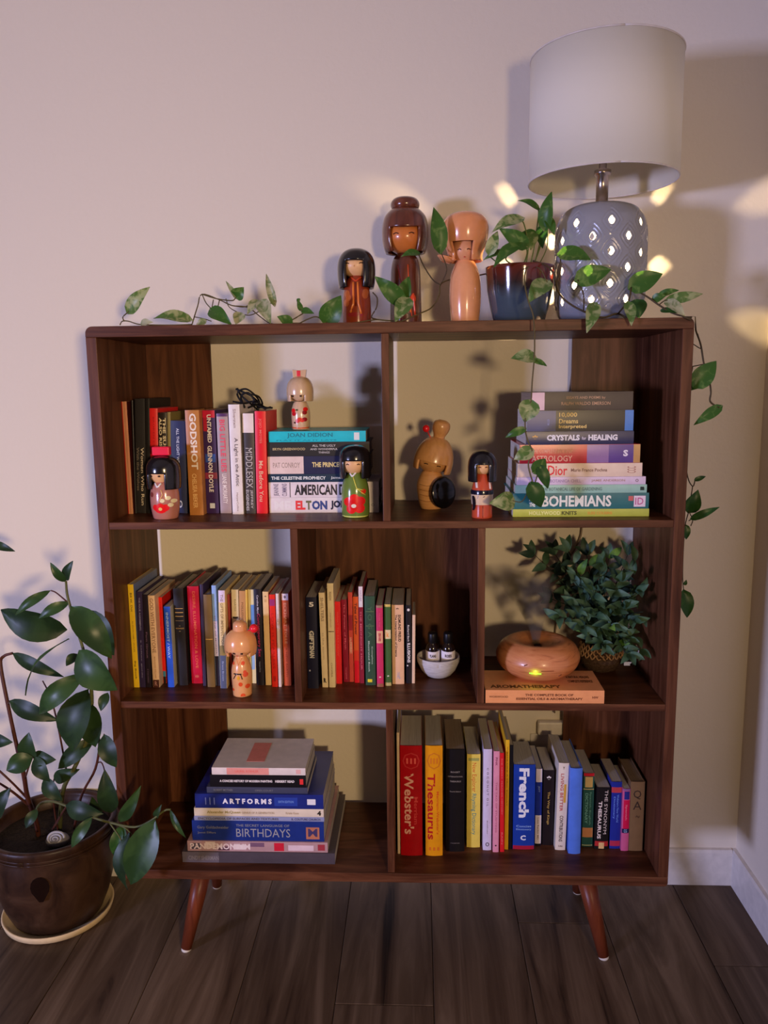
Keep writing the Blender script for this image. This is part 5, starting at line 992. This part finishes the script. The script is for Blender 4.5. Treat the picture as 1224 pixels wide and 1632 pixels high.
part('glaze_drip', V, F, mat((26, 12, 8), 1, .25, coat=.6), fp, True)
soil((fx, fy), .137, FL+.205, fp, 40)
lf = [((105,927),(80,898),12,rubberl,-.02,{}), ((106,925),(114,895),14,rubber,-.02,{}), ((81,941),(22,980),13,rubberl,-.02,{}), ((107,1004),(-2,975),44,rubber,.03,dict(roll=-25)), ((111,960),(60,985),15,rubberl,-.03,{}),
 ((113,966),(178,1048),36,rubberl,-.06,dict(roll=-20, bend=.2)), ((139,972),(180,1045),40,rubber,.0,{}), ((126,1036),(184,1102),46,rubberl,-.07,dict(roll=15)), ((134,1075),(57,1139),28,rubberl,-.05,dict(bend=.2)), ((110,1018),(33,1104),8,rubberl,-.04,dict(roll=60)),
 ((20,1041),(99,1079),17,rubber,.06,{}), ((123,1042),(105,1061),13,rubber,.02,{}), ((15,1117),(91,1149),22,rubber,.0,{}), ((141,1098),(110,1200),46,rubber,-.02,dict(roll=10)), ((172,1104),(160,1133),14,rubber,-.04,{}), ((150,1178),(90,1226),22,rubber,.0,{}), ((166,1170),(184,1224),24,rubber,-.03,{}), ((144,1120),(150,1192),34,rubber,-.01,{}),
 ((50,1208),(44,1170),26,rubber,-.02,{}), ((52,1206),(9,1228),26,rubberl,-.03,{}), ((53,1206),(87,1211),20,rubber,-.02,{}), ((56,1206),(78,1246),20,rubber,-.03,{}), ((70,1240),(98,1277),20,rubber,-.02,{}), ((-12,1178),(18,1183),18,rubber,.02,{}), ((-8,1302),(13,1258),26,rubber,-.02,{}),
 ((86,1242),(124,1227),18,rubber,.02,{}), ((105,1284),(162,1298),24,rubber,-.03,{}), ((178,1295),(166,1230),26,rubber,-.03,dict(roll=15)), ((160,1296),(146,1272),16,rubber,.0,{}), ((191,1310),(223,1256),17,rubberl,-.05,dict(roll=20)), ((248,1306),(206,1412),42,rubberl,-.07,dict(bend=.08)), ((207,1326),(198,1421),26,rubber,-.05,dict(roll=30)),
 ((271,1290),(295,1336),8,rubberl,-.06,{}), ((147,1302),(112,1352),15,rubberl,-.06,{}), ((248,1304),(256,1284),9,rubber,-.05,{}), ((196,1314),(186,1372),22,pothd,-.03,{}), ((-10,866),(22,878),11,rubber,.1,{}), ((60,1290),(40,1320),14,rubber,.02,{})]
for b_, t_, w_, m_, y_, kw in lf:
    kw = dict(kw); kw.setdefault('bend', .14); leaf(fp, b_, t_, w_*1.2, m_, 'oval', Yb=y_, Yt=y_-.02, **kw)
rst = mat((84, 44, 32), 1, .5); gst = mat((90, 92, 50), 1, .5)
for m_, r0, r1, pts in [(rst, 8, 4, [(62,1338,.17),(58,1310,.14),(44,1270,.08),(38,1235,.04),(27,1190,.04),(12,1120,.04),(1,1060,.05),(6,1046,.06),(20,1041,.06)]), (rst, 5, 3, [(48,1285,.1),(20,1262,.06),(-6,1245,.04)]), (rst, 4, 3, [(46,1275,.09),(20,1248,.05),(-8,1222,.04)]),
  (gst, 7, 3, [(95,1330,.17),(100,1262,.06),(118,1225,.0),(138,1180,-.01),(146,1130,-.01),(144,1085,-.02),(134,1040,-.04),(122,1000,-.04),(108,952,-.03),(105,926,-.02)]), (rst, 3.5, 2, [(108,1240,.03),(92,1155,.03),(80,1110,.05),(68,1085,.06)]), (rst, 4, 3, [(118,1320,.17),(130,1268,.08),(152,1225,.02),(158,1180,.0),(148,1150,.0),(144,1105,-.01)]),
  (rst, 2, 2, [(157,1190,.0),(162,1186,-.02),(166,1170,-.03)]), (rst, 2, 2, [(154,1215,.02),(165,1222,.0),(178,1295,-.03)]), (gst, 4, 3, [(56,1300,.12),(62,1283,.06),(80,1277,.0),(105,1284,-.02),(150,1303,-.03),(180,1312,-.04),(215,1318,-.06),(240,1308,-.06),(262,1292,-.06),(272,1290,-.06)]), (rst, 4, 2.5, [(84,1322,.15),(98,1298,.05),(106,1285,-.02)]),
  (gst, 2.5, 2, [(148,1302,-.03),(147,1303,-.06)]), (gst, 2.5, 2, [(185,1314,-.04),(200,1320,-.05),(210,1330,-.05)]), (gst, 2.5, 2, [(175,1312,-.04),(188,1330,-.05),(194,1340,-.05)]), (rst, 3, 2, [(40,1240,.04),(46,1222,.0),(52,1207,-.02)]), (rst, 2.5, 2, [(108,960,-.03),(90,945,-.02),(81,941,-.02)]), (rst, 2.5, 2, [(60,1325,.15),(55,1305,.1),(60,1290,.02)]),
  (rst, 3, 2, [(94,1330,.16),(88,1300,.1),(84,1262,.05),(86,1242,.02)]), (gst, 2.4, 2, [(-20,872,.11),(-10,866,.1)]), (rst, 2.4, 2, [(13,1122,.04),(15,1117,.0)])]:
    vine(fp, pts, r0, m_, r1)
# the leaf rows further left run out of frame; shell resting on the soil
sc = on(92, 1338, FL+.222)
sh = thing('spiral_shell', 'grey spiral snail shell resting on the soil of the floor pot', 'shell', (sc.x, sc.y, FL+.207))
ellipsoid('shell_body', (sc.x, sc.y, FL+.221), .028, .022, .017, mat((95, 92, 95), 1.5, .5), sh)
P_ = []
for i in range(70):
    a = i*.27; rr = .021*(1-i/74); P_.append(Vector((sc.x+rr*math.cos(a), sc.y-.010+rr*.45*math.sin(a)-.006*(i/70), FL+.232+rr*.62*math.sin(a)*.9)))
V, F = tube_geo(P_, .0034, .0016, n=6); part('shell_spiral', V, F, mat((150, 148, 148), 1.4, .45), sh, True)
